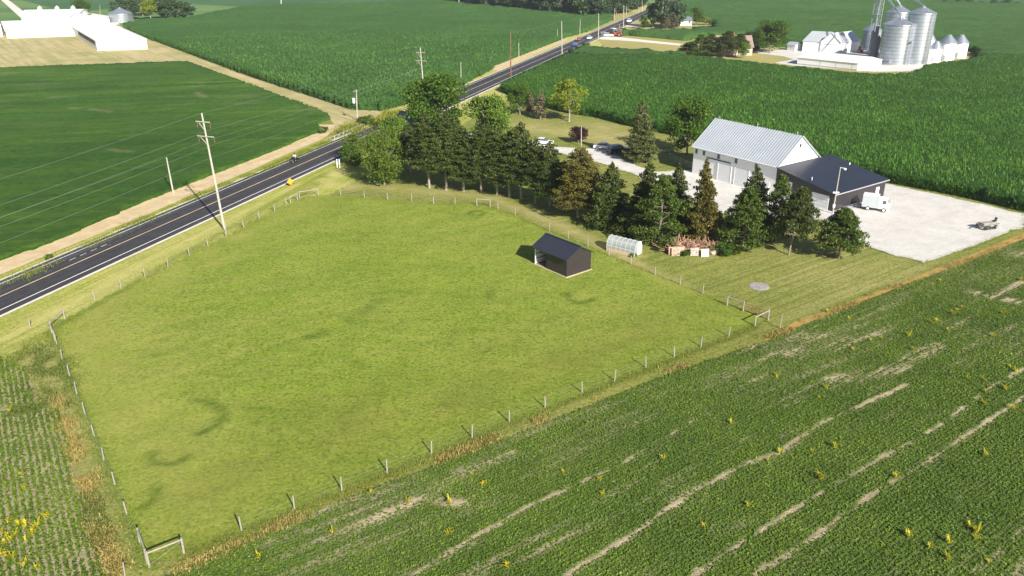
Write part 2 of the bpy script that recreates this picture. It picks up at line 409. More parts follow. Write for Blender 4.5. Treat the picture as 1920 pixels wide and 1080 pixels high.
# lawn and pasture share one survey grid
cell = .6
gx = np.arange(-150, 130, cell); gy = np.arange(30, 262, cell)
XX, YY = np.meshgrid(gx, gy); cX, cY = (XX[:-1, :-1] + XX[1:, 1:]) / 2, (YY[:-1, :-1] + YY[1:, 1:]) / 2
pm = inpoly(cX, cY, PAST)
side = (XX - R0[0]) * nR[0] + (YY - R0[1]) * nR[1]          # + is left of the road
def sm(d, w): return np.clip(1 - d / w, 0, 1)
def polyl(pts): return GP(pts)
dark = np.zeros(XX.shape); dry = np.zeros(XX.shape); soil = np.zeros(XX.shape); olive = np.zeros(XX.shape)
for pts, w, k in [([(365, 752), (400, 757), (422, 775), (410, 797), (370, 817)], .55, .9), ([(283, 850), (287, 868), (320, 873), (350, 860)], .6, .75),
                  ([(290, 910), (294, 935), (262, 955)], .6, .7), ([(1060, 550), (1067, 563), (1087, 570), (1113, 563)], .6, .9),
                  ([(880, 401), (886, 396.5), (900, 396.5), (908, 401), (898, 405.5), (886, 405), (880, 401)], .6, .8),
                  ([(655, 597), (690, 580), (712, 566)], 1.5, .4), ([(705, 552), (740, 546), (780, 551)], .8, .4), ([(578, 632), (600, 628)], 1.0, .75),
                  ([(500, 665), (540, 640), (570, 655)], 1.0, .15), ([(430, 760), (500, 765)], .5, .35), ([(500, 830), (525, 840), (505, 865)], .6, .4),
                  ([(915, 560), (925, 545)], .8, .4), ([(640, 670), (690, 690)], .9, .25), ([(0, 700), (60, 640), (560, 352), (610, 325)], 1.0, .5)]:
    dark = np.maximum(dark, min(1, k * 1.05) * np.clip(1.5 * sm(dpoly(XX, YY, polyl(pts)), w * 1.05), 0, 1))
for pts, w, k in [([(920, 372), (1010, 405), (1100, 445), (1200, 500), (1290, 545)], 2.2, .75), ([(1195, 492), (1210, 500)], 1.2, 1.0),
                  ([(600, 345), (700, 350), (850, 362), (930, 372)], 3.5, .55), ([(0, 640), (300, 478), (560, 345)], 1.2, .7),
                  ([(640, 320), (600, 345), (660, 350)], 4, .8), ([(1000, 240), (1080, 250), (1150, 262)], 9, .75),
                  ([(1120, 235), (1160, 250)], 7, .6), ([(60, 720), (110, 800), (150, 900), (170, 960)], .9, .5)]:
    dry = np.maximum(dry, k * sm(dpoly(XX, YY, polyl(pts)), w) * (.5 + .7 * vnoise(XX, YY, 1.7, 5)))
dry = np.maximum(dry, np.clip(.42 * sm(dpoly(XX, YY, polyl([(150, 650), (200, 760), (300, 930)])), 12) * (.3 + vnoise(XX, YY, 3, 41)), 0, .5)); dry = np.clip(dry, 0, 1)
rightp = (XX * dA[0] + YY * dA[1])
olive = np.clip(.32 * sm(dpoly(XX, YY, polyl([(500, 900), (760, 760), (1150, 650), (1350, 600)])), 13) * (.3 + vnoise(XX, YY, 5, 2)), 0, .6)
fd = dpoly(XX, YY, polyl([(120, 600), (562, 372)]))
dry = np.maximum(dry, np.clip(.5 * sm(np.abs(fd - 2), 7) * vnoise(XX, YY, 3, 8), 0, 1))
fb = dpoly(XX, YY, polyl([(345, 1037), (1415, 612)]))
dark = np.maximum(dark, .45 * sm(np.abs(fb + 0 * XX), 1.6) * vnoise(XX, YY, 1.2, 9))
at = {'dark': dark, 'dry': dry, 'soil': soil, 'olive': olive}
gridmesh('pasture', pm, XX, YY, .03 + 0.10 * vnoise(XX, YY, 2.1, 4) - .02, M_past, at)
vm = np.abs((cX - R0[0]) * nR[0] + (cY - R0[1]) * nR[1] + 1.5) < 15
vm &= ~pm
gridmesh('verge', vm & inpoly(cX, cY, [(-145, 35), (125, 35), (125, 258), (-145, 258)]), XX, YY, -.03 + 0.05 * vnoise(XX, YY, 2.1, 4), M_verge, at)
gridmesh('lawn', ~vm & ~pm & inpoly(cX, cY, [(-145, 35), (125, 35), (125, 258), (-145, 258)]), XX, YY, -.03 + 0.05 * vnoise(XX, YY, 2.1, 4), M_lawn, at)
# verge beyond the surveyed grid, along the road
vp = [rd(s, o) for s, o in ((90, -14), (700, -14), (2500, -14), (2500, 12), (700, 12), (90, 12))]
gx2 = np.linspace(90, 900, 200); go = np.array([-13, -8, -3, 3, 8, 12.])
SS, OO = np.meshgrid(gx2, go); VX, VY = R0[0] + dR[0] * SS + nR[0] * OO, R0[1] + dR[1] * SS + nR[1] * OO
gridmesh('verge', np.ones((5, 199), bool), VX, VY, .03, M_verge, {'dark': 0 * SS, 'dry': .35 + .4 * vnoise(VX, VY, 9, 1), 'soil': 0 * SS, 'olive': 0 * SS})

# fields
soyL = GP([(602, 249), (587, 252), (520, 281), (450, 308), (275, 377), (195, 412), (110, 450), (0, 490), (-200, 570), (-700, 560), (-600, 180), (-200, 138), (0, 129), (345, 117), (352, 118), (480, 165), (612, 215), (618, 225), (592, 234)])
def soil_soyL(x, y):
    b = vnoise(x * math.cos(.25) + y * math.sin(.25), (-x * math.sin(.25) + y * math.cos(.25)) * 4.5, 16, 6)
    patch = np.zeros(x.shape)
    for a, c2 in (((95, 187), (140, 184)), ((135, 207), (153, 206)), ((172, 209), (208, 214)), ((370, 178), (385, 186)), ((210, 287), (245, 289))):
        patch = np.maximum(patch, sm(dpoly(x, y, GP([a, c2])), 1.6))
    return np.clip((b - .72) * 1.1 * np.clip((y - 190) / 60, 0, 1), 0, .3) + patch * .45
canopy('soybean_field', soyL, [], .75, .62, .26, M_soy, RA, 'dark green soybean field on the left between the road and the white barns', soil_soyL)
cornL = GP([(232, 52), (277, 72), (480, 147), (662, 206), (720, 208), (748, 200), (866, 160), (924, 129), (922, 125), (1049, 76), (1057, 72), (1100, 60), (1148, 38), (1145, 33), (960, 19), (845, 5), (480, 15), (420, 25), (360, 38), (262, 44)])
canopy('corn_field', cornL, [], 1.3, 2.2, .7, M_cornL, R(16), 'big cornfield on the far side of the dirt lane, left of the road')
yard_r = GP([(940, 171), (990, 192), (1021, 201), (1065, 212), (1120, 220), (1172, 234)]) + [G(1172, 234) * .5 + G(1310, 290) * .5 + np.array((6, 10))]
cornR = GP([(1096, 90), (1057, 113.5), (979, 149), (940, 171), (990, 192), (1021, 201), (1065, 212), (1120, 220), (1172, 234), (1440, 292), (1662, 341), (1830, 374), (1920, 396), (2300, 480), (3200, 300), (2900, 30), (1900, 12), (1760, 6), (1600, 2), (1400, -3), (1300, 0), (1240, 17), (1200, 40), (1160, 64), (1128, 74)])
def GT(pts): return [G(x_, y_, 2.3) for x_, y_ in pts]         # edge seen as the top of the crop
holes = [GP([(1090, 66), (1150, 66), (1215, 70), (1292, 78), (1300, 72), (1400, 66), (1420, 90), (1500, 88), (1620, 88), (1740, 88), (1830, 98)]) + GT([(1838, 103), (1812, 110), (1735, 121), (1728, 129), (1712, 135), (1640, 137), (1602, 136), (1500, 124), (1440, 119), (1335, 107), (1285, 101), (1280, 96), (1100, 86)]),
         GT([(1165, 52), (1200, 55), (1260, 54), (1300, 51), (1340, 49)]) + GP([(1342, 44), (1300, 40), (1230, 34), (1190, 38)])]
near = lambda x, y: (y < 330)
o1, mk, cx1, cy1 = canopy('corn_field', cornR, holes, 1.0, 2.2, .55, M_corn, R(-45), 'near part of the tall cornfield behind the barn and gravel lot', split=near)
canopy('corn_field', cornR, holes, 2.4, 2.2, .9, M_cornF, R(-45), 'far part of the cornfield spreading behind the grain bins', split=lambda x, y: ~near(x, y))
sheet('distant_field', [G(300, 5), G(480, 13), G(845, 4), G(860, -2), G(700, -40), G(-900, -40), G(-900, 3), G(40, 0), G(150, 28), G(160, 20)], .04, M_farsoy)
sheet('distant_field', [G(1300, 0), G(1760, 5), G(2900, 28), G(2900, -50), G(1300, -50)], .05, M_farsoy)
# corn leaves over the nearer cornfields
M_blade = leafmat('corn_leaf', (.036, .11, .013), (.12, .28, .03), (.26, .42, .08), .35, .08)
M_bladeL = leafmat('corn_leaf_far', (.05, .14, .024), (.13, .27, .055), (.24, .36, .11), .35, .05)
def field_blades(name, poly, hls, n, m, box, ln, wd, zlo, label, fall=None):
    x = rng.uniform(box[0], box[1], n); y = rng.uniform(box[2], box[3], n)
    k = inpoly(x, y, poly)
    for h in hls: k &= ~inpoly(x, y, h)
    if fall is not None: k &= rng.random(n) < fall(x, y)
    x, y = x[k], y[k]
    blades(name, x, y, zlo + rng.random(len(x)) * .5, ln, wd, m, .5, .8, label=label)
field_blades('corn_leaves', cornR, holes, 600000, M_blade, (-10, 210, 125, 330), .85, .1, 1.75, 'arching leaves and tassels topping the near cornfield by the gravel lot', lambda x, y: np.clip((332 - y) / 150, 0, 1))
field_blades('corn_leaves', cornL, [], 260000, M_bladeL, (-150, 60, 215, 420), .95, .14, 1.75, 'leaf tips over the cornfield left of the road', lambda x, y: np.clip((430 - y) / 170, 0, 1))
# leaves down the field sides that face the camera
def edge_blades(name, pts, n, m, h, label):
    seg = [(a, b) for a, b in zip(pts[:-1], pts[1:])]; ls = np.array([np.hypot(*(b - a)) for a, b in seg]); ls /= ls.sum()
    k = rng.choice(len(seg), n, p=ls); t = rng.random(n)
    A = np.array([s[0] for s in seg])[k]; B = np.array([s[1] for s in seg])[k]; p = A + (B - A) * t[:, None] + rng.normal(0, .35, (n, 2))
    blades(name, p[:, 0], p[:, 1], rng.random(n) * h, .8, .13, m, .7, .5, label=label)
edge_blades('corn_leaves', cornR[8:14], 16000, M_blade, 1.9, 'ragged leafy edge of the cornfield along the gravel lot and behind the barn')
edge_blades('corn_leaves', cornR[2:9], 9000, M_blade, 1.9, 'ragged leafy edge of the cornfield along the back lawn')
edge_blades('corn_leaves', cornL[1:8], 14000, M_bladeL, 1.9, 'ragged leafy edge of the cornfield along the dirt lane')

# dirt, lane, gravel
sheet('dirt_strip', GP([(-250, 592), (0, 490), (110, 450), (195, 412), (275, 377), (450, 308), (520, 281), (587, 252), (604, 250), (592, 234), (628, 234), (640, 240), (628, 246), (604, 261), (585, 270), (520, 297), (480, 316), (375, 360), (283, 400), (117, 467), (0, 516), (-250, 620)]), .055, M_dirt)
sheet('dirt_strip', GP([(924, 126), (1049, 76), (1062, 71), (1064, 76), (1000, 103), (934, 133), (924, 131)]), .055, M_dirt)
sheet('dirt_lane', GP([(-500, 68), (0, 60), (150, 60), (225, 48), (277, 72), (480, 147), (662, 206), (720, 208), (748, 200), (742, 212), (700, 225), (664, 236), (628, 236), (612, 215), (480, 165), (352, 118), (345, 117), (0, 129), (-600, 165)]), .045, M_lane)
sheet('gravel_track', GP([(2, 0), (12, -3), (66, 38), (50, 44)]), .07, M_bgravel)
sheet('gravel_track', GP([(165, 24), (205, 30), (225, 46), (190, 50), (150, 40)]), .07, M_bgravel)
LOT = GP([(1297, 318), (1285, 318), (1230, 322), (1195, 310), (1150, 290), (1180, 286), (1178, 280), (1118, 277), (1100, 279), (1042, 275), (1010, 268), (940, 258), (860, 246), (760, 250), (745, 256), (860, 256), (950, 267), (1010, 280), (1055, 288), (1115, 302), (1160, 317), (1187, 327), (1220, 345), (1300, 380), (1352, 400), (1440, 410), (1540, 412), (1600, 455), (1668, 476), (1735, 495), (1752, 489), (1800, 470), (1920, 425), (2100, 372), (2060, 440), (1920, 402), (1830, 380), (1740, 361), (1662, 345), (1560, 330)])
LOT = [p for i, p in enumerate(LOT) if i not in (33, 34)]
# fine grid so that the edges can carry their own wear
lx = np.arange(-30, 120, .8); ly = np.arange(105, 215, .8); LX, LY = np.meshgrid(lx, ly); mcx, mcy = (LX[:-1, :-1] + LX[1:, 1:]) / 2, (LY[:-1, :-1] + LY[1:, 1:]) / 2
def ragged(P_, amp, step=.9):
    out = []
    for i in range(len(P_)):
        a, b = np.array(P_[i]), np.array(P_[(i + 1) % len(P_)]); n = max(1, int(np.hypot(*(b - a)) / step)); d = (b - a) / (np.hypot(*(b - a)) + 1e-9); nn = np.array((-d[1], d[0]))
        for k in range(n):
            p = a + (b - a) * k / n; q_ = np.array([p[0]]), np.array([p[1]])
            out.append(p + nn * amp * ((vnoise(*q_, 2.2, 5)[0] - .5) * 1.4 + (vnoise(*q_, .7, 6)[0] - .5)))
    return out
lo = sheet('gravel_lot', ragged(LOT, .55), .06, M_gravel)
E_ = np.array([p for p in ragged(LOT, .6, .08)]); E_ = E_[rng.random(len(E_)) < .8] + rng.normal(0, .3, (len(E_[rng.random(len(E_)) < 2]), 2))[:0].sum() if False else E_
sheet('driveway', GP([(1112, 70), (1130, 66), (1180, 72), (1292, 84), (1300, 88), (1180, 77), (1128, 74)]), .07, M_bgravel)
sheet('driveway', GP([(1172, 46), (1200, 46), (1212, 50), (1172, 50)]), .07, M_bgravel)
sheet('farmyard', GP([(1415, 96), (1500, 92), (1620, 92), (1740, 95), (1815, 106), (1740, 121), (1712, 134), (1640, 135), (1485, 123), (1452, 118), (1488, 112), (1470, 106), (1420, 100)]), .08, M_gravel)
hx, hy = np.meshgrid(np.linspace(40, 260, 80), np.linspace(270, 560, 80))
gridmesh('farm_lawn', np.ones((79, 79), bool), hx, hy, .05, M_lawn, {'dark': 0 * hx, 'dry': .45 + .3 * vnoise(hx, hy, 9, 1), 'soil': 0 * hx, 'olive': 0 * hx})

# road
def strip(name, s0, s1, o0, o1, z, m, kind='structure'):
    n = max(2, int((s1 - s0) / 40)); s = np.linspace(s0, s1, n)
    A = R0 + np.outer(s, dR) + nR * o0; B = R0 + np.outer(s, dR) + nR * o1
    v = np.concatenate([np.c_[A, np.full(n, z)], np.c_[B, np.full(n, z)]]); f = [(i, i + 1, n + i + 1, n + i) for i in range(n - 1)]
    return tag(link(name, npmesh(name, v, f), m), kind=kind)
strip('gravel_shoulder', -160, 2500, -5.45, 5.0, .075, M_bgravel)
strip('road', -160, 2500, -4.95, 4.55, .09, M_asph)
strip('road_edge_line', -160, 2500, 3.5, 3.66, .1, M_line); strip('road_edge_line', -160, 2500, -3.72, -3.56, .1, M_line)
strip('road_center_line', -160, 2500, -.1, .08, .1, M_yline)
for s in (-31, -29, -27, -25): strip('road_lane_mark', s, s + 1.2, 1.7, 1.8, .1, M_line)

# bare soil of the near soybean fields
sx_, sy_ = np.arange(-60, 140, .5), np.arange(20, 190, .5); SX, SY = np.meshgrid(sx_, sy_)
mc = inpoly((SX[:-1, :-1] + SX[1:, 1:]) / 2, (SY[:-1, :-1] + SY[1:, 1:]) / 2, SOILR)
TRK = [GP(t) for t in ([(770, 1080), (990, 950), (1150, 880), (1300, 790)], [(1060, 1080), (1190, 1000), (1290, 930), (1400, 870), (1460, 850), (1530, 800), (1700, 722)],
       [(1300, 1080), (1420, 1000), (1530, 930), (1760, 800), (1870, 720), (1920, 692)], [(1413, 1080), (1530, 1005), (1660, 910), (1720, 880), (1920, 745)],
       [(1810, 1080), (1860, 1050), (1920, 990)])]
TRW = (.11, .22, .14, .2, .15)
def bare_map(x, y):
    """where the stand of beans is thin: wheel tracks, washed patches, streaks along the rows"""
    a, b = x * dA[0] + y * dA[1], x * dB[0] + y * dB[1]
    st = vnoise(a, b * 20, 8, 12) * .5 + vnoise(a, b * 9, 5, 13) * .5
    big = vnoise(x, y, 14, 14)
    m = np.clip(.03 + (st * .85 + big * .3 - .7) * 1.8, .0, .55)
    edge = sm(dpoly(x, y, GP([(640, 940), (1280, 700), (1440, 645), (1920, 455)])), 9)
    m = np.clip(m + edge * np.clip(vnoise(a, b * 20, 8, 15) * .8 - .3, 0, 1), 0, .9)
    for t, w in zip(TRK, TRW):
        d = dpoly(x, y, t) + (vnoise(x, y, 1.5, 3) - .5) * .35
        m = np.maximum(m, np.clip(1.35 - d / w, 0, 1) * np.clip(.6 + .7 * vnoise(x, y, 4, 19), 0, .97))
    for pts, w in (([(1445, 655), (1500, 630), (1570, 632)], 1.6), ([(1480, 665), (1580, 635)], 1.2), ([(1820, 548), (1920, 570)], 1.3), ([(1860, 560), (1920, 530)], .9),
                   ([(1560, 715), (1700, 690)], 1.3), ([(1700, 675), (1760, 650)], 1.0), ([(860, 890), (960, 850)], .8), ([(820, 940), (870, 945)], .7), ([(1880, 470), (1920, 480)], 3)):
        m = np.maximum(m, np.clip(1.3 - dpoly(x, y, GP(pts)) / w, 0, 1) * (-.1 + .95 * vnoise(a, b * 16, 6, 4)))
    return m
gridmesh('bean_field_soil', mc, SX, SY, .05, M_soil, {'green': np.clip(.95 - 1.6 * bare_map(SX, SY), 0, 1)})
ll_m = inpoly((SX[:-1, :-1] + SX[1:, 1:]) / 2, (SY[:-1, :-1] + SY[1:, 1:]) / 2, LL)
lx2 = np.arange(-110, -15, .5); ly2 = np.arange(30, 100, .5); LX2, LY2 = np.meshgrid(lx2, ly2)
gridmesh('bean_field_soil', inpoly((LX2[:-1, :-1] + LX2[1:, 1:]) / 2, (LY2[:-1, :-1] + LY2[1:, 1:]) / 2, LL), LX2, LY2, .04, M_soil, {'green': 0 * LX2 + .25})
# worn brown strip between the lawn and the bean field
sheet('dead_grass_strip', GP([(1430, 640), (1490, 604), (1600, 565), (1708, 523), (1815, 480), (1925, 434), (1925, 446), (1820, 489), (1710, 530), (1600, 573), (1497, 613), (1437, 641)]), .075,
      mat('dead_grass', (.3, .2, .045), .95, var=.4, vscale=.7, bump=.6, bscale=4))

# bean plants
M_bean = leafmat('bean_leaf', (.05, .108, .008), (.165, .25, .022), (.38, .39, .12), .3, .12)
def beans(name, poly, box, ang, rowsp, step, jit, thin, hgt_, label, nleaf=4, sz=.17):
    ca, sa = math.cos(ang), math.sin(ang)
    c = np.array([(x * ca + y * sa, -x * sa + y * ca) for x in box[:2] for y in box[2:]])
    u = np.arange(c[:, 0].min(), c[:, 0].max(), step); w = np.arange(c[:, 1].min(), c[:, 1].max(), rowsp)
    U, W = np.meshgrid(u, w); U = U.ravel() + rng.normal(0, step * .4, U.size); W = W.ravel() + rng.normal(0, jit, W.size)
    x, y = U * ca - W * sa, U * sa + W * ca
    k = inpoly(x, y, poly) & (x > box[0]) & (x < box[1]) & (y > box[2]) & (y < box[3]); x, y = x[k], y[k]
    k = rng.random(len(x)) > thin(x, y) + .1; x, y = x[k], y[k]
    n = len(x); h = hgt_ * (.6 + .6 * rng.random(n))
    P = np.repeat(np.stack([x, y, h * .6], 1), nleaf, 0)
    P[:, :2] += rng.normal(0, sz * .45, (len(P), 2)); P[:, 2] += rng.uniform(-.3, .4, len(P)) * np.repeat(h, nleaf)
    P[:, 2] = np.maximum(P[:, 2], .1)
    v, f = leafquads(P, sz * 1.3, rng, .6)
    return tag(link(name, npmesh(name, v, f), M_bean), label, None, None, 'stuff')
def thinR(x, y): return np.clip(bare_map(x, y) * 1.15, 0, .98)
beans('soybean_plants', SOILR, (-60, 110, 18, 150), AA, .38, .085, .06, thinR, .17, 'low soybean plants in rows over the lower right field', 5, .11)
rowLL = R(-57 + 180)
def thinL(x, y):
    gap = sm(dpoly(x, y, GP([(0, 770), (60, 765), (110, 762)])), 1.0) * .9
    return np.clip(.12 + gap + .5 * sm(dpoly(x, y, GP([(150, 1035), (160, 1060)])), .8), 0, .97)
beans('soybean_plants', LL, (-100, -15, 30, 92), rowLL, .5, .085, .07, thinL, .3, 'soybean rows with bare soil between them in the lower left field', 6, .14)
# weeds and long grass: stuff
M_tuft = leafmat('long_grass', (.2, .25, .03), (.3, .34, .05), (.44, .4, .15), .45, .2)
M_dead = leafmat('dead_weeds', (.28, .22, .06), (.42, .34, .11), (.56, .46, .2), .35, .3)
M_weed = leafmat('weeds', (.11, .16, .03), (.22, .27, .06), (.45, .4, .22), .45, .3)
def along(pts, n, w):
    pts = GP(pts); seg = list(zip(pts[:-1], pts[1:])); ls = np.array([np.hypot(*(b - a)) for a, b in seg]); k = rng.choice(len(seg), n, p=ls / ls.sum())
    A = np.array([s[0] for s in seg])[k]; B = np.array([s[1] for s in seg])[k]
    return A + (B - A) * rng.random(n)[:, None] + rng.normal(0, w, (n, 2))
def clumped(p, s, thr, seed):
    return p[(vnoise(p[:, 0], p[:, 1], s, seed) + rng.normal(0, .12, len(p))) > thr]
def scatter(name, P, z, ln, wd, m, label, up=.8): blades(name, P[:, 0], P[:, 1], np.full(len(P), z), ln, wd, m, .5, up, label=label)
scatter('dead_weeds', clumped(along([(330, 1075), (640, 935), (873, 845), (1140, 742), (1280, 690), (1437, 638), (1497, 612)], 14000, .4), 2.6, .66, 21), 0, .35, .05, M_dead, 'patchy yellow dead weeds edging the lower right bean field')
scatter('dead_weeds', clumped(along([(1497, 610), (1710, 527), (1820, 487), (1920, 447)], 9000, .4), 2, .5, 22), 0, .3, .05, M_dead, 'yellow dead weeds below the gravel lot')
scatter('dead_weeds', clumped(along([(112, 745), (128, 800), (140, 850), (160, 900), (180, 980), (200, 1030), (225, 1085)], 11000, .5), 1.6, .52, 23), 0, .38, .05, M_dead, 'tan and orange dead weeds beside the left fence')
scatter('weeds', clumped(along([(60, 660), (90, 690), (110, 740)], 8000, 1.5), 1.6, .45, 24), 0, .35, .045, M_weed, 'grey green weeds with pale seed heads at the corner of the left bean field')
scatter('weeds', clumped(along([(30, 770), (120, 760)], 4000, .5), 1.6, .35, 25), 0, .4, .05, M_weed, 'brown weeds crossing the left bean rows')
scatter('weeds', along([(165, 930), (180, 975), (195, 1020)], 2500, .5), 0, .35, .05, M_weed, 'dark clump of weeds between the left bean rows and the fence')
scatter('weeds', clumped(along([(0, 545), (117, 480), (283, 408), (375, 366), (480, 325), (585, 280), (620, 265)], 16000, .9), 3, .45, 26), 0, .4, .05, M_tuft, 'rough green weeds between the dirt strip and the road')
scatter('weeds', clumped(along([(640, 250), (680, 235), (720, 222), (745, 212)], 7000, 1.8), 3, .3, 27), 0, 1.0, .1, leafmat('yellow_weeds', (.16, .2, .02), (.33, .33, .04), (.5, .42, .06), .3, .2), 'tall yellow flowering weeds beside the road bridge')
scatter('long_grass', clumped(along([(0, 690), (60, 650), (300, 510), (562, 368), (610, 330)], 16000, 1.0), 3, .5, 28), 0, .22, .035, M_tuft, 'long ditch grass between the road and the pasture fence')
scatter('long_grass', along([(345, 1045), (640, 925), (955, 795), (1366, 634), (1420, 612)], 14000, .45), 0, .2, .03, M_tuft, 'unmown grass under the lower pasture fence')
scatter('long_grass', along([(95, 620), (144, 745), (195, 868), (238, 968), (285, 1070)], 8000, .45), 0, .22, .035, leafmat('fence_grass', (.12, .2, .02), (.2, .29, .04), None, .45, .3), 'darker unmown grass under the left pasture fence')
scatter('long_grass', along([(562, 374), (700, 374), (853, 385), (919, 390), (966, 406), (1065, 448), (1228, 516), (1393, 585)], 8000, .4), 0, .18, .03, M_tuft, 'unmown grass under the back and right pasture fences')
scatter('long_grass', np.repeat(E_, 2, 0) + rng.normal(0, .3, (len(E_) * 2, 2)), .05, .2, .04, M_tuft, 'ragged grass creeping over the edges of the gravel lot and driveway')
x = rng.uniform(-35, 50, 130000); y = rng.uniform(46, 118, 130000); k = inpoly(x, y, PAST) & (rng.random(130000) < np.clip((125 - y) / 70, .1, 1)) & (vnoise(x, y, 2.5, 31) > .3)
scatter('pasture_tufts', np.stack([x[k], y[k]], 1), .02, .13, .035, leafmat('pasture_tuft', (.14, .19, .014), (.24, .29, .025), (.4, .37, .12), .4, .15), 'short grass tufts of the fenced pasture', .6)

# summer haze: one even box of air round the place
g_h = bpy.data.materials.new('haze_air'); g_h.use_nodes = True; MATS['haze'] = g_h
n_ = g_h.node_tree.nodes; n_.remove(n_["Principled BSDF"]); pv_ = n_.new("ShaderNodeVolumePrincipled")
pv_.inputs["Color"].default_value = (.82, .9, 1, 1); pv_.inputs["Density"].default_value = .00013; pv_.inputs["Anisotropy"].default_value = .2
g_h.node_tree.links.new(pv_.outputs[0], n_["Material Output"].inputs["Volume"])
tag(MB().box(-1500, 1500, -150, 2600, -1.2, 60).build('haze', g_h), kind='stuff')

# ------------------------------------------------------------------ BUILDINGS
M_white = mat('white_siding', (.84, .84, .83), .6, var=.05, vscale=.4)
M_whiterib = mat('white_metal_siding', (.72, .73, .74), .5, var=.04, vscale=.5)
M_wroof = mat('pale_metal_roof', (.44, .48, .53), .4, metal=.25, var=.06, vscale=.3)
M_bright = mat('white_roof', (.7, .7, .7), .5, var=.03, vscale=.2)
M_black = mat('black_metal_siding', (.022, .021, .026), .42, var=.15, vscale=.6)
M_blackrib = mat('dark_roof', (.028, .034, .055), .36, var=.1, vscale=.4)
M_trim = mat('white_trim', (.78, .78, .77), .5)
M_door = mat('overhead_door', (.76, .79, .8), .5, var=.04)
M_dark = mat('dark_opening', (.03, .032, .035), .7)
M_glass = mat('window_glass', (.09, .11, .13), .15)
M_galv = mat('galvanised_steel', (.5, .54, .6), .32, metal=.75, var=.12, vscale=.7)
M_galv2 = mat('dull_galvanised_steel', (.42, .46, .52), .45, metal=.55, var=.12, vscale=.7)
M_wood = mat('weathered_wood', (.36, .33, .29), .9, var=.25, vscale=4)
M_post = mat('fence_post_wood', (.27, .25, .215), .9, var=.25, vscale=6)
M_rust = mat('rusty_steel', (.2, .1, .05), .8, var=.3, vscale=5)
M_conc = mat('concrete', (.42, .37, .33), .9, var=.15, vscale=1.5)
M_tan = mat('tan_siding', (.5, .42, .32), .8, var=.1)
M_broof = mat('brown_shingles', (.24, .18, .15), .9, var=.2, vscale=2)
M_groof = mat('grey_shingles', (.14, .15, .18), .85, var=.2, vscale=2)
M_brick = mat('red_brick', (.36, .14, .08), .9, var=.2, vscale=3)

def hall(name, quad, he, hr, wm, rm, label, cat='barn', over=.35, rt=.12, group=None, rib=0.0, flat=None):
    """gabled building on four ground corners: q0-q1 is a gable end, q1-q2 a long side. Origin at q0."""
    q = [np.array(p, float) for p in quad]; o = empty(name, (q[0][0], q[0][1], 0)); tag(o, label, cat, group)
    L = [V3(p - q[0]) for p in q]; z = lambda v, h: Vector((v.x, v.y, h))
    m0, m1 = (L[0] + L[1]) / 2, (L[2] + L[3]) / 2
    v = [z(p, 0) for p in L] + [z(p, he) for p in L] + [z(m0, hr), z(m1, hr)]
    MB()._add(v, [(0, 1, 5, 8, 4), (1, 2, 6, 5), (2, 3, 7, 9, 6), (3, 0, 4, 7)]).build('wall', wm, o)
    ax = (m1 - m0).normalized(); r = MB()
    for a, b in ((L[0], L[3]), (L[1], L[2])):
        e0, e1 = z(a, he), z(b, he); out0, out1 = (a - m0).normalized(), (b - m1).normalized()
        sl = (hr - he) / max(.1, (a - m0).length)
        e0 = e0 + out0 * over - Vector((0, 0, sl * over)) - ax * over; e1 = e1 + out1 * over - Vector((0, 0, sl * over)) + ax * over
        t0, t1 = z(m0, hr) - ax * over, z(m1, hr) + ax * over
        up = Vector((0, 0, .02))
        nrm = (e1 - e0).cross(t0 - e0); s = rt if nrm.z > 0 else rt
        pts = [e0 + up, e1 + up, t1 + up, t0 + up]
        if nrm.z < 0: pts = pts[::-1]
        r.slab(pts, s)
        if rib:
            n = int((e1 - e0).length / rib)
            for i in range(n + 1):
                k = i / max(1, n); p, t = e0.lerp(e1, k), t0.lerp(t1, k); u = Vector((0, 0, rt + .06))
                r.bar(p + u, t + u, .06, .1)
    rf = r.build('roof', rm, o)
    return o, L, q
def panel(parent, name, q0, a, b, s0, s1, z0, z1, m, out, th=.05, label=None):
    """flat part on the wall from a to b (local), between s0..s1 metres and z0..z1, standing proud by th towards out"""
    d = (b - a).normalized(); n = Vector(out).normalized()
    p = [a + d * s0, a + d * s1]; o = p[0] + Vector((0, 0, z0))
    mb = MB(); c = [p[0], p[1], p[1] + n * th, p[0] + n * th]
    mb.prism([(x.x, x.y) for x in c], z0, z1)
    x = mb.build(name, m, parent)
    if label: x['label'] = label
    return x
def window(parent, a, b, s0, s1, z0, z1, out, frame=M_trim):
    f = panel(parent, 'window', None, a, b, s0, s1, z0, z1, frame, out, .05)
    return panel(f, 'pane', None, a, b, s0 + .08, s1 - .08, z0 + .08, z1 - .08, M_glass, out, .07)

dAv, dBv = V3(dA), V3(dB)
# big white barn on the gravel lot
C0 = G(1560, 397); K0 = C0 + dB * 11.9; L0 = C0 + dB * 31.4
wb = 12.0
o, L, q = hall('white_barn', [K0, K0 + dA * wb, L0 + dA * wb, L0], 5.4, 9.95, M_white, M_wroof, 'big white barn with ribbed pale metal roof standing on the gravel lot', 'barn', .35, .1, rib=.55)
s = lambda px: None
outw = -dAv; a, b = L[0], L[3]                       # long side that faces the lot, running away to the left
for s0 in (4.2, 8.8, 13.0, 16.6, 18.5): window(o, a, b, s0, s0 + .6, 4.05, 4.95, outw, mat('grey_frame', (.2, .21, .22), .6))
for s0, s1, zt in ((5.9, 9.2, 3.3), (10.0, 13.2, 3.3)):
    d = panel(o, 'sliding_door', None, a, b, s0, s1, .05, zt, M_door, outw, .09)
    for k in (0, 1): panel(d, 'door_frame', None, a, b, (s0, s1)[k] - .12, (s0, s1)[k] + .02, .03, zt + .1, M_trim, outw, .12)
panel(o, 'door_track', None, a, b, 10.3, 16.2, 3.75, 3.9, M_dark, outw, .14)
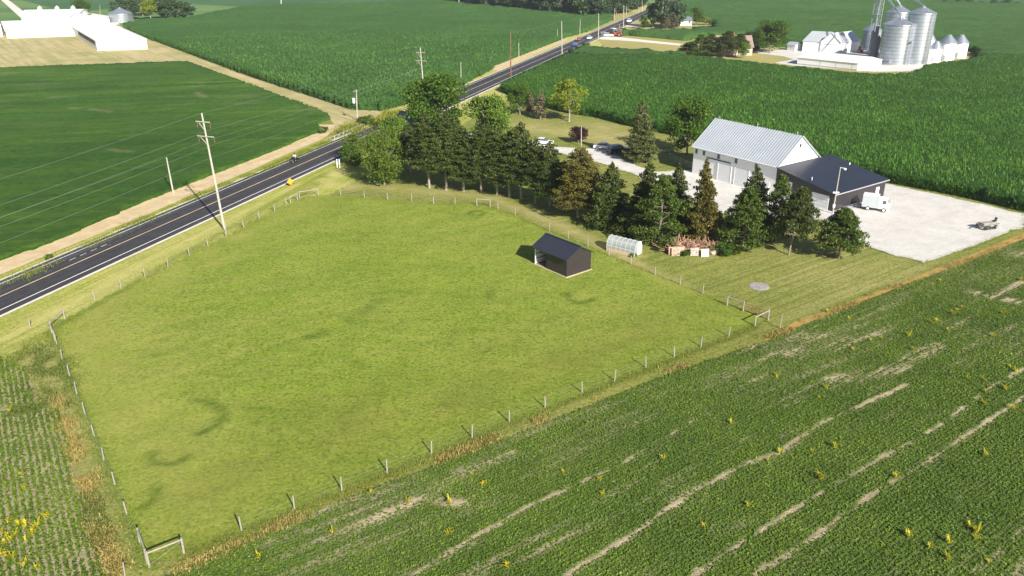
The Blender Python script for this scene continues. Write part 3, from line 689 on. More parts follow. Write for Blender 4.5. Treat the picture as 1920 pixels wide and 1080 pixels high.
panel(o, 'small_door', None, a, b, 1.2, 2.2, .05, 2.1, M_trim, outw, .08)
gb = MB(); gb.tube([a + Vector((0, 0, 5.3)) - dAv * .42, b + Vector((0, 0, 5.3)) - dAv * .42], .07); gb.build('gutter', M_trim, o)
for t in (.05, .5, .97):
    rv = MB(); p = (L[0] + L[1]) / 2 * (1 - t) + (L[2] + L[3]) / 2 * t; rv.bar(p + Vector((0, 0, 9.9)), p + Vector((0, 0, 10.7)), .06); rv.lathe([(.12, 10.35), (.12, 10.5)], 8, p.x, p.y)
    rv.build('lightning_rod', M_galv2, o)
panel(o, 'vent', None, L[0], L[1], 5.7, 6.3, 8.0, 8.6, M_dark, -dBv, .05)

# black lean-to workshop
W2 = 15.5
g0, g1, g2, g3 = C0, C0 + dA * W2, K0 + dA * W2, K0
o = empty('black_workshop', (C0[0], C0[1], 0)); tag(o, 'black metal workshop with dark sloping roof joined to the white barn', 'workshop')
lc = [V3(p - C0) for p in (g0, g1, g2, g3)]; hl, hh_ = 3.05, 5.15
o_ = dBv * -.02
v = [Vector((p.x, p.y, 0)) for p in lc] + [Vector((p.x, p.y, h)) for p, h in zip(lc, (hl, hl, hh_, hh_))]
MB()._add(v, [(0, 1, 5, 4), (1, 2, 6, 5), (2, 3, 7, 6), (3, 0, 4, 7)]).build('wall', mat('black_ribbed_siding', (.03, .027, .032), .42, var=.12, stripes=((float(dA[0] + dB[0]), float(dA[1] + dB[1]), 0), .3, .03)), o)
ov = .4; r = MB(); sl = (hh_ - hl) / 11.9
P = [lc[0] - dAv * ov - dBv * ov + Vector((0, 0, hl - sl * ov)), lc[1] + dAv * ov - dBv * ov + Vector((0, 0, hl - sl * ov)), lc[2] + dAv * ov - dBv * .03 + Vector((0, 0, hh_)), lc[3] - dAv * ov - dBv * .03 + Vector((0, 0, hh_))]
r.slab([p + Vector((0, 0, .02)) for p in P], .12)
for i in range(40):
    k = i / 39; r.bar(P[0].lerp(P[1], k) + Vector((0, 0, .16)), P[3].lerp(P[2], k) + Vector((0, 0, .16)), .04, .04)
r.build('roof', M_blackrib, o)
e = MB(); e.bar(P[0] + Vector((0, 0, .06)) - dBv * .03, P[1] + Vector((0, 0, .06)) - dBv * .03, .05, .18); e.build('eave_trim', mat('grey_trim', (.3, .31, .34), .5), o)
a, b = lc[0], lc[3]
for s0, s1, zt in ((.9, 4.3, 2.5), (8.4, 11.0, 3.2)):
    d = panel(o, 'overhead_door', None, a, b, s0, s1, .04, zt, M_door, -dAv, .06)
    for zz in np.arange(.6, zt - .2, .55): panel(d, 'door_seam', None, a, b, s0 + .05, s1 - .05, zz, zz + .03, mat('seam', (.45, .47, .48)), -dAv, .075)
a, b = lc[0], lc[1]
d = panel(o, 'side_door', None, a, b, 12.6, 13.6, .05, 2.1, M_trim, -dBv, .07)
rl = MB()
for s_ in (1.0, 3.2, 5.5):
    for zz in (1.0,): rl.bar(a + dAv * s_ - dBv * 1.5, a + dAv * s_ - dBv * 1.5 + Vector((0, 0, 1.05)), .06)
for zz in (.35, .7, 1.05): rl.bar(a + dAv * 1.0 - dBv * 1.5 + Vector((0, 0, zz)), a + dAv * 5.5 - dBv * 1.5 + Vector((0, 0, zz)), .05)
rl.bar(a + dAv * 1.0 - dBv * 1.5 + Vector((0, 0, 1.05)), a + dAv * 1.0 - dBv * .05 + Vector((0, 0, 1.05)), .05)
rl.bar(a + dAv * 1.0 - dBv * 1.5 + Vector((0, 0, .6)), a + dAv * 1.0 - dBv * .05 + Vector((0, 0, .6)), .05)
gr = rl.build('cattle_gate', M_galv); gr.location = o.location; tag(gr, 'galvanised pipe gate leaning along the black workshop wall', 'gate')
vp_ = MB(); p = lc[0].lerp(lc[3], .45) + dAv * 1.0; vp_.tube([p + Vector((0, 0, 3.7)), p + Vector((0, 0, 4.7))], .07); vp_.build('vent_pipe', M_trim, o); vp_ = MB(); p = lc[1].lerp(lc[2], .6) - dAv * .6; vp_.tube([p + Vector((0, 0, 4)), p + Vector((0, 0, 4.8))], .12)
vp_.build('vent_pipe', M_trim, o)

# run-in shed in the pasture
s0, s1, s2 = G(1003, 496), G(1062, 521), G(1109, 508)
db = (s0 - s1); Ls = np.hypot(*db); db /= Ls; da = np.array((db[1], -db[0])); Ws = 4.6; Ls = 6.6
o = empty('run_in_shed', (s1[0], s1[1], 0), math.atan2(da[1], da[0])); tag(o, 'small black run-in shed with open front standing in the fenced pasture', 'shed')
# local frame: x along the gable (da), y along the ridge (db)
base = MB(); base.box(-.15, Ws + .15, -.15, Ls + .15, 0, .14); base.build('footing', mat('pale_footing', (.45, .36, .26), .9, var=.2, vscale=3), o)
wl_ = MB(); he, hr = 2.75, 3.95
wl_._add([(0, 0, .1), (Ws, 0, .1), (Ws, 0, he), (Ws / 2, 0, hr), (0, 0, he), (0, .08, .1), (Ws, .08, .1), (Ws, .08, he), (Ws / 2, .08, hr), (0, .08, he)], [(0, 1, 2, 3, 4), (9, 8, 7, 6, 5), (0, 5, 6, 1), (1, 6, 7, 2), (0, 4, 9, 5)])
wl_._add([(0, Ls, .1), (Ws, Ls, .1), (Ws, Ls, he), (Ws / 2, Ls, hr), (0, Ls, he), (0, Ls - .08, .1), (Ws, Ls - .08, .1), (Ws, Ls - .08, he), (Ws / 2, Ls - .08, hr), (0, Ls - .08, he)], [(4, 3, 2, 1, 0), (5, 6, 7, 8, 9), (0, 1, 6, 5), (1, 2, 7, 6), (0, 5, 9, 4)])
wl_.box(Ws - .08, Ws, .08, Ls - .08, .1, he)
wl_.box(0, .08, .08, 4.1, .1, he)                                 # closed half of the front
wl_.box(0, .08, 4.1, Ls - .08, he - .35, he)
wl_.build('wall', mat('black_shed_siding', (.03, .025, .028), .45, var=.15, stripes=((1, 1, 0), .25, .03)), o)
jm = MB(); jm.box(.02, .16, 4.1, 4.24, .1, he - .35); jm.build('door_post', M_dark, o); jm = MB(); jm.box(-.03, .1, Ls - .2, Ls - .08, .1, he - .3); jm.build('door_post', M_trim, o)
inn = MB(); inn.box(.25, Ws - .1, Ls - .14, Ls - .1, .15, he - .1); inn.box(Ws - .14, Ws - .1, .2, Ls - .2, .15, he - .1); il = inn.build('inner_lining', mat('bare_steel_lining', (.62, .66, .66), .5), o)
g_ = MB()
for zz in (.9, 1.6, 2.3): g_.box(.25, Ws - .15, Ls - .2, Ls - .14, zz, zz + .09)
g_.build('girt', M_dark, il)
fl_ = MB(); fl_.box(.1, Ws - .1, .1, Ls - .1, .15, .18); fl_.build('dirt_floor', mat('shed_floor', (.2, .13, .08), .95, var=.3), o)
r = MB(); of = .35; sl = (hr - he) / (Ws / 2)
for sg in (0, 1):
    x0, x1 = (-of, Ws / 2) if sg == 0 else (Ws + of, Ws / 2)
    z0, z1 = he - sl * of, hr
    pts = [Vector((x0, -.3, z0)), Vector((x1, -.3, z1)), Vector((x1, Ls + .3, z1)), Vector((x0, Ls + .3, z0))]
    if sg: pts = pts[::-1]
    r.slab([p + Vector((0, 0, .03)) for p in pts], .09)
    for i in range(24):
        y = -.3 + (Ls + .6) * i / 23; r.bar((x0, y, z0 + .14), (x1, y, z1 + .14), .035, .035)
r.bar((Ws / 2, -.32, hr + .15), (Ws / 2, Ls + .32, hr + .15), .3, .05)
r.build('roof', mat('shed_roof', (.024, .028, .042), .4, var=.1), o)

# hoop greenhouse
ga, gb_ = G(1137, 470), G(1177, 480)
gd = (gb_ - ga); gl = 4.7; gd /= np.hypot(*gd); o = empty('hoop_greenhouse', (ga[0], ga[1], 0), math.atan2(gd[1], gd[0])); tag(o, 'small clear hoop greenhouse with white ribs beside the pasture fence', 'greenhouse')
M_poly = mat('greenhouse_film', (.42, .47, .5), .2, var=.1); M_poly.node_tree.nodes["Principled BSDF"].inputs["Alpha"].default_value = .6
gw, gh = 2.2, 2.15
def arch(y, k): t = math.pi * k; return (y, gw / 2 - gw / 2 * math.cos(t), .9 + (gh - .9) * math.sin(t))
vs, fs = [], []
for i in range(13):
    vs += [(gl * i / 12, 0, .15)] + [arch(gl * i / 12, k / 10) for k in range(11)] + [(gl * i / 12, gw, .15)]
for i in range(12):
    fs += [(i * 13 + k, i * 13 + k + 1, (i + 1) * 13 + k + 1, (i + 1) * 13 + k) for k in range(12)]
mb = MB(); mb._add(vs, fs); mb._add(vs[:13], [tuple(range(13))]); mb._add(vs[-13:], [tuple(range(13))]); mb.build('cover', M_poly, o, False)
for i in range(7):
    y = gl * i / 6; t = MB(); t.tube([(y, -.02, 0)] + [(p[0], p[1], p[2] + .03) for p in [arch(y, k / 10) for k in range(11)]] + [(y, gw + .02, 0)], .025, 5); t.build('rib', mat('rib_grey', (.5, .52, .54), .5), o)
t = MB()
for k in (0, .25, .5, .75, 1): p = arch(0, k); t.bar((0, p[1], p[2] + .02), (gl, p[1], p[2] + .02), .035)
t.build('purlin', M_trim, o)
t = MB(); t.box(gl + .01, gl + .06, .9, 1.8, .1, 2.0); t.build('door', mat('greenhouse_door', (.7, .68, .62), .6), o)
t = MB()
for y0 in (.15, 1.75): t.box(.3, gl - .3, y0, y0 + .8, 0.05, .5)
t.build('planting_bed', mat('bed_soil', (.4, .28, .16), .9, var=.3), o)
t = MB(); t.box(0, gl, -.04, .03, .02, .5); t.box(0, gl, gw - .03, gw + .04, .02, .5); t.build('base_board', mat('tan_board', (.5, .4, .28), .9), o)

# pallets and brush by the pines
def pallet(p, rz, label, m):
    o = empty('wooden_pallet', (p[0], p[1], 0), rz); tag(o, label, 'pallet', 'pallets leaning against the brush pile'); o.rotation_euler.x = R(-10)
    for i in range(6):
        t = MB(); t.box(-.6, .6, -.02, .02, .06 + i * .2, .2 + i * .2); t.build('board', m, o)
    for x_ in (-.55, 0, .5):
        t = MB(); t.box(x_, x_ + .08, .02, .12, 0, 1.2); t.build('stringer', m, o)
M_pal = mat('new_pallet_wood', (.42, .32, .25), .9, var=.2, vscale=4)
for px, py, lb, mm in [(1261, 478, 'reddish pallet, leftmost of the stacks by the brush pile', mat('red_pallet', (.42, .26, .18), .9, var=.2)), (1267, 480, 'pinkish pallet just right of the leftmost pallet', M_pal), (1276, 478, 'tall pale pallet left of the gap in the brush pile', M_pal),
                       (1302, 480, 'pale grey slatted pallet in the middle of the brush pile', mat('grey_pallet', (.45, .41, .38), .9, var=.2)), (1322, 482, 'whitest pallet, at the right end of the brush pile', mat('white_pallet', (.55, .52, .48), .9, var=.15))]:
    pallet(G(px, py), R(10) + random.uniform(-.2, .2), lb, mm)
def brush(name, label, pts, n, L, m):
    v, f = [], []
    mb = MB()
    for _ in range(n):
        c = random.choice(pts); p = Vector((c[0] + random.gauss(0, .8), c[1] + random.gauss(0, .5), random.uniform(.1, 1.2)))
        d = Vector((random.gauss(0, 1), random.gauss(0, 1), random.uniform(.05, .9))).normalized() * random.uniform(.5, L)
        mb.bar(p, p + d, random.uniform(.03, .08)); 
    return tag(mb.build(name, m), label, 'brush pile')
brush('brush_pile', 'heap of dead reddish brown branches behind the pallets', [G(1262, 472), G(1280, 470), G(1297, 472), G(1315, 474), G(1325, 474)], 420, 2.0, mat('dead_branch', (.36, .22, .15), .9, var=.3))
tag(MB().lathe([(1.35, .0), (1.3, .04), (1.1, .06), (.3, .05)], 22).build('stone_fire_ring', mat('ash_stone', (.27, .25, .25), .95, var=.35, vscale=3, bump=.5), loc=(G(1423, 537)[0], G(1423, 537)[1], .02)), 'round grey patch of ash and stone in the mown lawn', 'fire pit')
tag(MB().lathe([(.5, 0), (.62, .25), (.45, .55), (.1, .7)], 9).build('field_boulder', mat('boulder', (.45, .4, .36), .95, var=.3, vscale=3), loc=(G(1337, 476)[0], G(1337, 476)[1], 0)), 'pale boulder at the right end of the brush pile', 'boulder')

# far right farmstead -------------------------------------------------
f0, f1 = G(1607, 133), G(1651, 126); f3 = G(1494, 121); f2 = f1 + (f3 - f0)
h1 = hgt(f0, 119); o, L, q = hall('long_white_shed', [f0, f1, f2, f3], h1, h1 + 1.6, M_whiterib, M_bright, 'long low white shed with white roof in front of the grain bins', 'shed', .3)
for s0 in (2, 8, 14): panel(o, 'wall_post', None, L[0], L[3], s0, s0 + .12, .1, h1 - .1, M_galv2, (L[0] - L[1]).normalized(), .04)
panel(o, 'skirting', None, L[0], L[3], .1, (L[3] - L[0]).length - .1, .02, .5, mat('grey_skirting', (.35, .35, .36)), (L[0] - L[1]).normalized(), .06)
# cross-gabled white machine shed
e0, e1 = G(1502, 97), G(1573, 101); ex = (e1 - e0) / np.hypot(*(e1 - e0)); wB = 7.6
mB = e1 - ex * wB; hB = hgt(e1, 80); rB = hgt((mB + e1) / 2, 62)
o, L, q = hall('white_machine_shed', [mB + ex * wB * .5 + dA * .6, mB + ex * wB * .5 + dA * 12, e0 + dA * 12, e0 + dA * .6], hB - .1, rB - .15, M_whiterib, M_wroof, 'white machine shed wing with pale roof, left of the gabled white shed', 'shed', .3)
o, L, q = hall('white_machine_shed', [mB, e1, e1 + dA * 14, mB + dA * 14], hB, rB, M_whiterib, M_wroof, 'white gabled shed with big sliding door facing the drive by the bins', 'shed', .3)
panel(o, 'sliding_door', None, L[0], L[1], 2.2, wB - .7, .1, 3.3, M_door, -dAv, .1)
panel(o, 'door_track', None, L[0], L[1], 1.6, wB - .3, 3.35, 3.6, M_galv2, -dAv, .14)
s_ = G(1490, 96); o, L, q = hall('small_white_shed', [s_, s_ + dA * 4, s_ + dA * 4 + dB * 4, s_ + dB * 4], 2.4, 3.4, M_whiterib, M_wroof, 'tiny white lean-to shed at the left end of the farm buildings', 'shed', .2)

def grain_bin(pxl, pxr, pyb, ytop, yeave, m, mr, label, rings=True, ladder=True, group=None, cat='grain bin'):
    c = G((pxl + pxr) / 2, pyb); Rr = (G(pxr, pyb)[0] - G(pxl, pyb)[0]) / 2; c = c + np.array((c[0], c[1])) / np.hypot(*c) * Rr
    he, ht = hgt(c, yeave), hgt(c, ytop)
    o = empty('grain_bin', (c[0], c[1], 0)); tag(o, label, cat, group)
    pr = [(Rr, .05)]
    z = .3
    while z < he - .2:                                            # corrugation
        pr += [(Rr + .03, z), (Rr - .02, z + .15)]; z += .4 if he > 10 else .3
    MB().lathe([(Rr + .25, 0), (Rr + .25, .25)], 32).build('concrete_pad', M_conc, o)
    MB().lathe(pr + [(Rr, he)], 40).build('bin_wall', m, o, True)
    MB().lathe([(Rr + .25, he - .08), (Rr + .22, he), (.9, ht - .3), (.8, ht - .3), (.8, ht), (.1, ht + .05)], 28).build('conical_roof', mr, o)
    if rings:
        t = MB()
        for z in np.arange(1.3, he, 1.25): t.lathe([(Rr + .02, z), (Rr + .09, z + .02), (Rr + .09, z + .1), (Rr + .02, z + .12)], 32)
        t.build('wind_ring', mat('ring_steel', (.2, .23, .27), .5, metal=.4), o)
    if ladder:
        a = math.atan2(-c[1], -c[0]) + .7; d = Vector((math.cos(a), math.sin(a), 0)); sd_ = Vector((-d.y, d.x, 0)); t = MB()
        for k in (-.25, .25): t.bar(d * (Rr + .2) + sd_ * k + Vector((0, 0, .5)), d * (Rr + .2) + sd_ * k + Vector((0, 0, he + .5)), .05)
        for z in np.arange(.8, he, .5): t.bar(d * (Rr + .2) + sd_ * .25 + Vector((0, 0, z)), d * (Rr + .2) - sd_ * .25 + Vector((0, 0, z)), .04)
        t.build('ladder', M_dark, o)
    t = MB(); a = math.atan2(-c[1], -c[0]) - .2; d = Vector((math.cos(a), math.sin(a), 0)); sd_ = Vector((-d.y, d.x, 0)); p = d * (Rr + .02)
    t.prism([((p + sd_ * k + d * w).x, (p + sd_ * k + d * w).y) for k, w in ((-.5, -.1), (.5, -.1), (.5, .1), (-.5, .1))], .5, 2.2); t.build('hatch_door', M_galv2, o)
    return c, Rr, he, ht
M_wbin = mat('white_bin_steel', (.8, .8, .79), .5, var=.04)
cB = grain_bin(1688, 1736, 122, 12, 24, M_galv, M_galv, 'tallest silver grain bin, right of the front bin and tower')
cF = grain_bin(1646, 1702, 123, 33, 45, M_galv, M_galv, 'broad silver grain bin nearest the long white shed')
cL = grain_bin(1650, 1692, 108, 10, 22, M_galv, M_galv, 'tall silver grain bin behind the front bin and the steel tower')
grain_bin(1614, 1646, 96, 44, 56, M_galv2, M_galv, 'short dull grey bin behind the left side of the steel tower', group=None)
grain_bin(1721, 1742, 119, 80, 92, M_wbin, M_galv, 'small white bin beside the foot of the tallest bin', False, False)
grain_bin(1738, 1761, 118, 77, 90, M_wbin, M_galv, 'second small white bin right of the tallest bin', False, False)
grain_bin(1756, 1786, 115, 65, 80, M_wbin, M_galv, 'larger white bin, second from the right end', False, False)
grain_bin(1781, 1809, 110, 65, 80, M_wbin, M_galv, 'white bin at the right end of the bin row', False, False)
grain_bin(1728, 1748, 104, 63, 75, M_wbin, M_galv, 'white bin half hidden behind the small white bins', False, False)
# bucket elevator tower
c = G(1632, 106); o = empty('elevator_tower', (c[0], c[1], 0), .4); tag(o, 'tall steel bucket elevator tower with lattice frame left of the bins', 'elevator tower')
Ht = 30.0; t = MB()
for x_ in (-1.2, 1.2):
    for y_ in (-1.2, 1.2): t.bar((x_, y_, 0), (x_, y_, Ht), .16)
t.build('leg_posts', M_galv2, o)
t = MB()
for i in range(15):
    z = i * 2
    for (x0, y0), (x1, y1) in (((-1.2, -1.2), (1.2, -1.2)), ((1.2, -1.2), (1.2, 1.2)), ((1.2, 1.2), (-1.2, 1.2)), ((-1.2, 1.2), (-1.2, -1.2))):
        t.bar((x0, y0, z), (x1, y1, z), .09); t.bar((x0, y0, z), (x1, y1, z + 2), .07)
t.build('lattice', M_galv2, o)
t = MB(); t.box(-.35, -.05, -.25, .25, 0, Ht - .5); t.box(.15, .45, -.25, .25, 0, Ht - .5); t.build('elevator_trunk', M_galv, o)
for z in (8, 16, 23):
    t = MB(); t.box(-1.5, 1.5, -1.5, 1.5, z, z + .08); t.build('platform', M_galv2, o)
t = MB(); t.box(-.8, .9, -.5, .5, Ht - .5, Ht + 1); t.build('elevator_head', M_galv, o)
top = Vector((c[0], c[1], Ht))
for nm, (cc, rr, he, ht), lb in (('a', cF, 'thin steel spout sloping from the tower to the broad front bin'), ('b', cB, 'thin steel spout sloping from the tower to the tallest bin'), ('c', cL, 'thin steel spout dropping to the bin behind the tower')):
    t = MB(); e_ = Vector((cc[0], cc[1], ht + .2)); st_ = Vector((c[0], c[1], min(Ht - 1, ht + 9))); t.tube([st_, e_], .2, 8)
    for k in (-.6, .6): t.bar(st_ + Vector((0, 0, -.9 + k * .5)), e_ + Vector((0, 0, k * .5 + .3)), .07)
    for i in range(8): p = st_.lerp(e_, i / 8); t.bar(p + Vector((0, 0, -.8)), p + Vector((0, 0, .8)), .06)
    tag(t.build('grain_spout', M_galv2), lb, 'grain spout')
t = MB(); a_ = V3(G(1648, 117), 1.0); b_ = V3((cF[0][0] + cF[0][0] * -.0 + 2.5, cF[0][1] - cF[1] - .8), 8.5); t.tube([a_, b_], .22, 8); t.bar(a_ + Vector((0, -.3, .5)), b_ + Vector((0, -.3, .5)), .08)
t.bar(b_, (b_.x, b_.y, 0), .1)
tag(t.build('auger', mat('dark_steel', (.12, .13, .15), .5)), 'dark slanting auger crossing the front of the broad silver bin', 'auger')
t = MB(); a_ = V3(G(1722, 120), .4); t.tube([a_, a_ + Vector((1.5, 0, 3.8)), a_ + Vector((4.2, 0, 2.6))], .16, 8); t.bar(a_ + Vector((1.5, 0, 3.8)), a_ + Vector((1.5, 0, 0)), .1); tag(t.build('auger', M_galv2), 'short grey auger at the foot of the tallest bin', 'auger')
# dryer columns behind the tower
c = G(1641, 118) + np.array((0, 3.)); o = empty('grain_dryer', (c[0], c[1], 0)); tag(o, 'dark narrow grain dryer standing between the tower and the front bin', 'grain dryer')
for i, (x_, h_) in enumerate(((-1.4, 11), (0, 13), (1.2, 9))):
    t = MB(); t.box(x_ - .45, x_ + .45, -.6, .6, .4, h_); t.lathe([(.5, h_), (.1, h_ + .7)], 6, x_, 0); t.build('drying_column', mat('dryer_grey', (.13, .15, .19), .5, var=.2), o)
t = MB(); t.box(-2, 1.8, -.8, .8, 0, .4); t.build('frame', M_galv2, o)
# red tractor-ish machinery near the shed
def tractor(p, rz, m, label, s=1.0, cat='tractor', cabm=None):
    o = empty('farm_tractor', (p[0], p[1], 0), rz); o.scale = (s, s, s); tag(o, label, cat)
    MB().profile([(-1.4, .7), (2.0, .7), (2.1, 1.5), (.6, 1.7), (.5, 1.4), (-1.4, 1.3)], -.45, .45).build('body', m, o)
    c_ = MB().profile([(-1.2, 1.3), (.5, 1.4), (.35, 2.7), (-1.0, 2.7)], -.7, .7, lambda z: .1 if z > 2 else 0).build('cab', M_glass, o)
    MB().box(-1.2, .55, -.75, .75, 2.7, 2.82).build('cab_roof', cabm or m, c_)
    for x_, r_, w_ in ((-.8, .85, .35), (1.5, .6, .25)):
        for y_ in (-.75, .75):
            t = MB(); t.lathe([(r_ * .55, -w_ / 2), (r_, -w_ / 2), (r_, w_ / 2), (r_ * .55, w_ / 2)], 16); w = t.build('wheel', M_dark, o, loc=(x_, y_, r_)); w.rotation_euler.x = math.pi / 2
            t = MB(); t.lathe([(r_ * .5, -w_ / 2 - .02), (r_ * .5, w_ / 2 + .02)], 12); t.build('rim', m, w)
    return o
M_red = mat('red_paint', (.5, .03, .015), .4); M_orange = mat('orange_paint', (.75, .12, .03), .4)
tractor(G(1612, 100), 1.0, M_red, 'small red tractor parked between the white sheds and the tower', 1.0)
tractor(G(1148, 68), 2.2, M_orange, 'orange tractor with white cab beside the road, left of its pair', 1.35, cabm=M_trim)
tractor(G(1159, 69), 2.6, M_orange, 'orange tractor beside the utility pole, right of its pair', 1.25, cabm=M_orange)

# left livestock farm -------------------------------------------------
c0, c1 = G(183, 95), G(277, 92); inn_ = G(141, 68); dl = inn_ - c0; dl /= np.hypot(*dl); LL_ = 128
o, L, q = hall('long_livestock_barn', [c0, c1, c1 + dl * LL_, c0 + dl * LL_], hgt(c1, 73), hgt(c1, 73) + 2.2, M_whiterib, M_bright, 'long white livestock barn pointing at the dirt lane with open side vents', 'barn', .4, .15)
outl = (L[0] - L[1]).normalized()
for i in range(12):
    s0 = 4 + i * 4.2; f = panel(o, 'side_opening', None, L[0], L[3], s0, s0 + 3.8, 1.9, 3.6, M_dark, outl, .05); panel(f, 'curtain', None, L[0], L[3], s0 + .1, s0 + 3.7, 2.0, 2.5, mat('rust_curtain', (.3, .13, .1), .8), outl, .08)
for i in range(6):
    p = (L[0] + L[1]) / 2 + (L[3] - L[0]).normalized() * (12 + i * 17); t = MB(); t.lathe([(.4, hgt(c1, 73) + 2.1), (.4, hgt(c1, 73) + 2.9), (.6, hgt(c1, 73) + 2.95), (.1, hgt(c1, 73) + 3.3)], 10, p.x, p.y); t.build('roof_vent', M_trim, o)
w0, w1 = G(14, 72), G(141, 67.5); nd = dl; wdp = 26
he2 = hgt(w1, 54); o, L, q = hall('long_livestock_barn', [w1, w1 + nd * wdp, w0 + nd * wdp, w0], he2, he2 + 3.4, M_white, M_bright, 'long white barn wing facing the tan yard, joined to the livestock barn', 'barn', .5, .15)
panel(o, 'painted_eave_shadow', None, L[0], L[3], .5, (L[3] - L[0]).length - .5, he2 - .6, he2 - .25, mat('eave_shadow_grey', (.35, .36, .37)), (L[0] - L[1]).normalized(), .05)  # grey strip on the wall stands in for the shade below the eave
w0, w1 = G(-60, 70), G(6, 69); o, L, q = hall('white_farm_shed', [w0, w1, w1 + nd * 40, w0 + nd * 40], 5.5, 8.5, M_white, M_bright, 'white shed cut by the left picture edge, with dark doorway', 'shed', .4)
panel(o, 'doorway', None, L[1], L[2], 1, 5, .1, 3.8, M_dark, (L[1] - L[0]).normalized(), .05)
b0, b1 = G(43, 46), G(152, 44); hb = hgt(b0, 26); ed = np.array((-.25, .97))
o, L, q = hall('white_ridge_barn', [b1, b1 + ed * 22, b0 + ed * 22, b0], hb, hgt(b0 + ed * 11, 19), M_white, M_bright, 'wide white barn with three roof cupolas at the back of the left farm', 'barn', .5, .15)
for t_ in (.25, .55, .83):
    m_ = (L[2] + L[3]) / 2; n_ = (L[0] + L[1]) / 2; p = m_.lerp(n_, t_); zr = hgt(b0 + ed * 11, 19); t = MB(); t.box(p.x - .8, p.x + .8, p.y - .8, p.y + .8, zr - .2, zr + 1.2); t.lathe([(1.2, zr + 1.2), (.1, zr + 2.1)], 4, p.x, p.y); t.build('cupola', M_trim, o)
grain_bin(132, 169, 53, 22, 36, M_galv2, mat('blue_grey_roof', (.36, .4, .48), .6, var=.1), 'bin with blue grey conical roof rising behind the long barns', False, False)
grain_bin(208, 250, 43, 14, 25, M_galv, M_galv, 'silver corrugated bin beside the dark grove on the left')
t0 = G(176, 45); o, L, q = hall('white_farm_shed', [t0, t0 + np.array((9, 0)), t0 + np.array((-3, 20)), t0 + np.array((-12, 20))], 2.6, 3.6, M_white, M_bright, 'low white shed left of the silver corrugated bin', 'shed', .3)

# house behind the windbreak, house at the far drive, house by the bins
hc = G(828, 262); o, L, q = hall('farmhouse', [hc, hc + dR * 9, hc + dR * 9 + nR * 12, hc + nR * 12], 2.8, 5.0, mat('cream_siding', (.3, .26, .22), .8), M_groof, 'farmhouse with dark grey roof mostly hidden behind the spruce row', 'house', .5)
t = MB(); p = (L[0] + L[1]) / 2 + V3(nR) * 8; t.box(p.x - .5, p.x + .5, p.y - .5, p.y + .5, 5, 7.6); t.build('chimney', M_brick, o)
window(o, L[0], L[1], 2, 3.2, 1, 2.3, -(L[3] - L[0]).normalized()); window(o, L[0], L[1], 5.5, 6.7, 1, 2.3, -(L[3] - L[0]).normalized())
hc = G(1340, 104); hd = G(1398, 104) - hc; hd /= np.hypot(*hd); hn = np.array((-hd[1], hd[0]))
o, L, q = hall('brick_house', [hc, hc + hn * 10, hc + hn * 10 + hd * 15, hc + hd * 15][::-1] if False else [hc + hd * 15, hc + hd * 15 + hn * 10, hc + hn * 10, hc], 3.4, 7.2, M_tan, M_broof, 'tan and brick house with brown roof between the dark pines', 'house', .5)
for s0 in (1.5, 5, 9, 12.5): window(o, L[3], L[0], s0, s0 + 1.4, .9, 2.4, Vector((hd[1], -hd[0], 0)) if False else V3(-hn))
t = MB(); p = L[0].lerp(L[3], .5); t.box(p.x - .5, p.x + .5, p.y + 3, p.y + 4, 5, 8.4); t.build('chimney', M_brick, o)
hc = G(1276, 48); o, L, q = hall('small_white_house', [hc + hd * 6, hc + hd * 6 + hn * 7, hc + hn * 7, hc], 2.6, 4.4, M_white, M_groof, 'white house end showing between the far grove and small tree', 'house', .4)
window(o, L[3], L[0], 4.2, 5.4, 1, 2.4, V3(-hn))

# ------------------------------------------------------------------ TREES
M_bark = mat('bark', (.2, .17, .14), .95, var=.3, vscale=5, bump=.6, bscale=12)
M_barkp = mat('pale_bark', (.28, .245, .2), .95, var=.25, vscale=5, bump=.6, bscale=12)
F = dict(
    spruce=leafmat('spruce_needles', (.02, .042, .005), (.075, .105, .013), (.18, .175, .035), .2, .3),
    brown=leafmat('bronzed_spruce_needles', (.05, .055, .008), (.15, .13, .018), (.28, .2, .045), .2, .35),
    pine=leafmat('pine_needles', (.03, .06, .006), (.085, .13, .014), (.15, .2, .03), .2, .4),
    pined=leafmat('dark_pine_needles', (.022, .038, .006), (.065, .09, .014), (.12, .14, .03), .2, .4),
    maple=leafmat('maple_leaves', (.03, .075, .004), (.1, .185, .012), (.18, .27, .025), .35, .4),
    light=leafmat('light_green_leaves', (.07, .13, .015), (.17, .27, .03), (.26, .36, .06), .35, .4),
    elm=leafmat('elm_leaves', (.055, .11, .01), (.16, .235, .024), (.27, .34, .06), .35, .4),
    lime=leafmat('yellow_green_leaves', (.11, .16, .01), (.27, .34, .02), (.36, .42, .05), .35, .4),
    purple=leafmat('purple_leaves', (.018, .006, .008), (.06, .018, .022), (.12, .04, .04), .2, .8),
    grey=leafmat('grey_green_needles', (.055, .075, .018), (.13, .15, .04), (.22, .2, .08), .2, .4),
    far=leafmat('distant_wood_leaves', (.022, .05, .02), (.06, .11, .035), (.1, .15, .06), .2, .15),
    dry=leafmat('thinning_twigs', (.1, .085, .05), (.2, .18, .1), (.3, .25, .16), .2, .5))
def tree_root(name, trunk_mb, crown_vf, leafm, bark, quads=True):
    o = empty(name)
    trunk_mb.build('trunk', bark, o)
    v, f = crown_vf; link('crown', npmesh('crown', v, f), leafm, o)
    return o
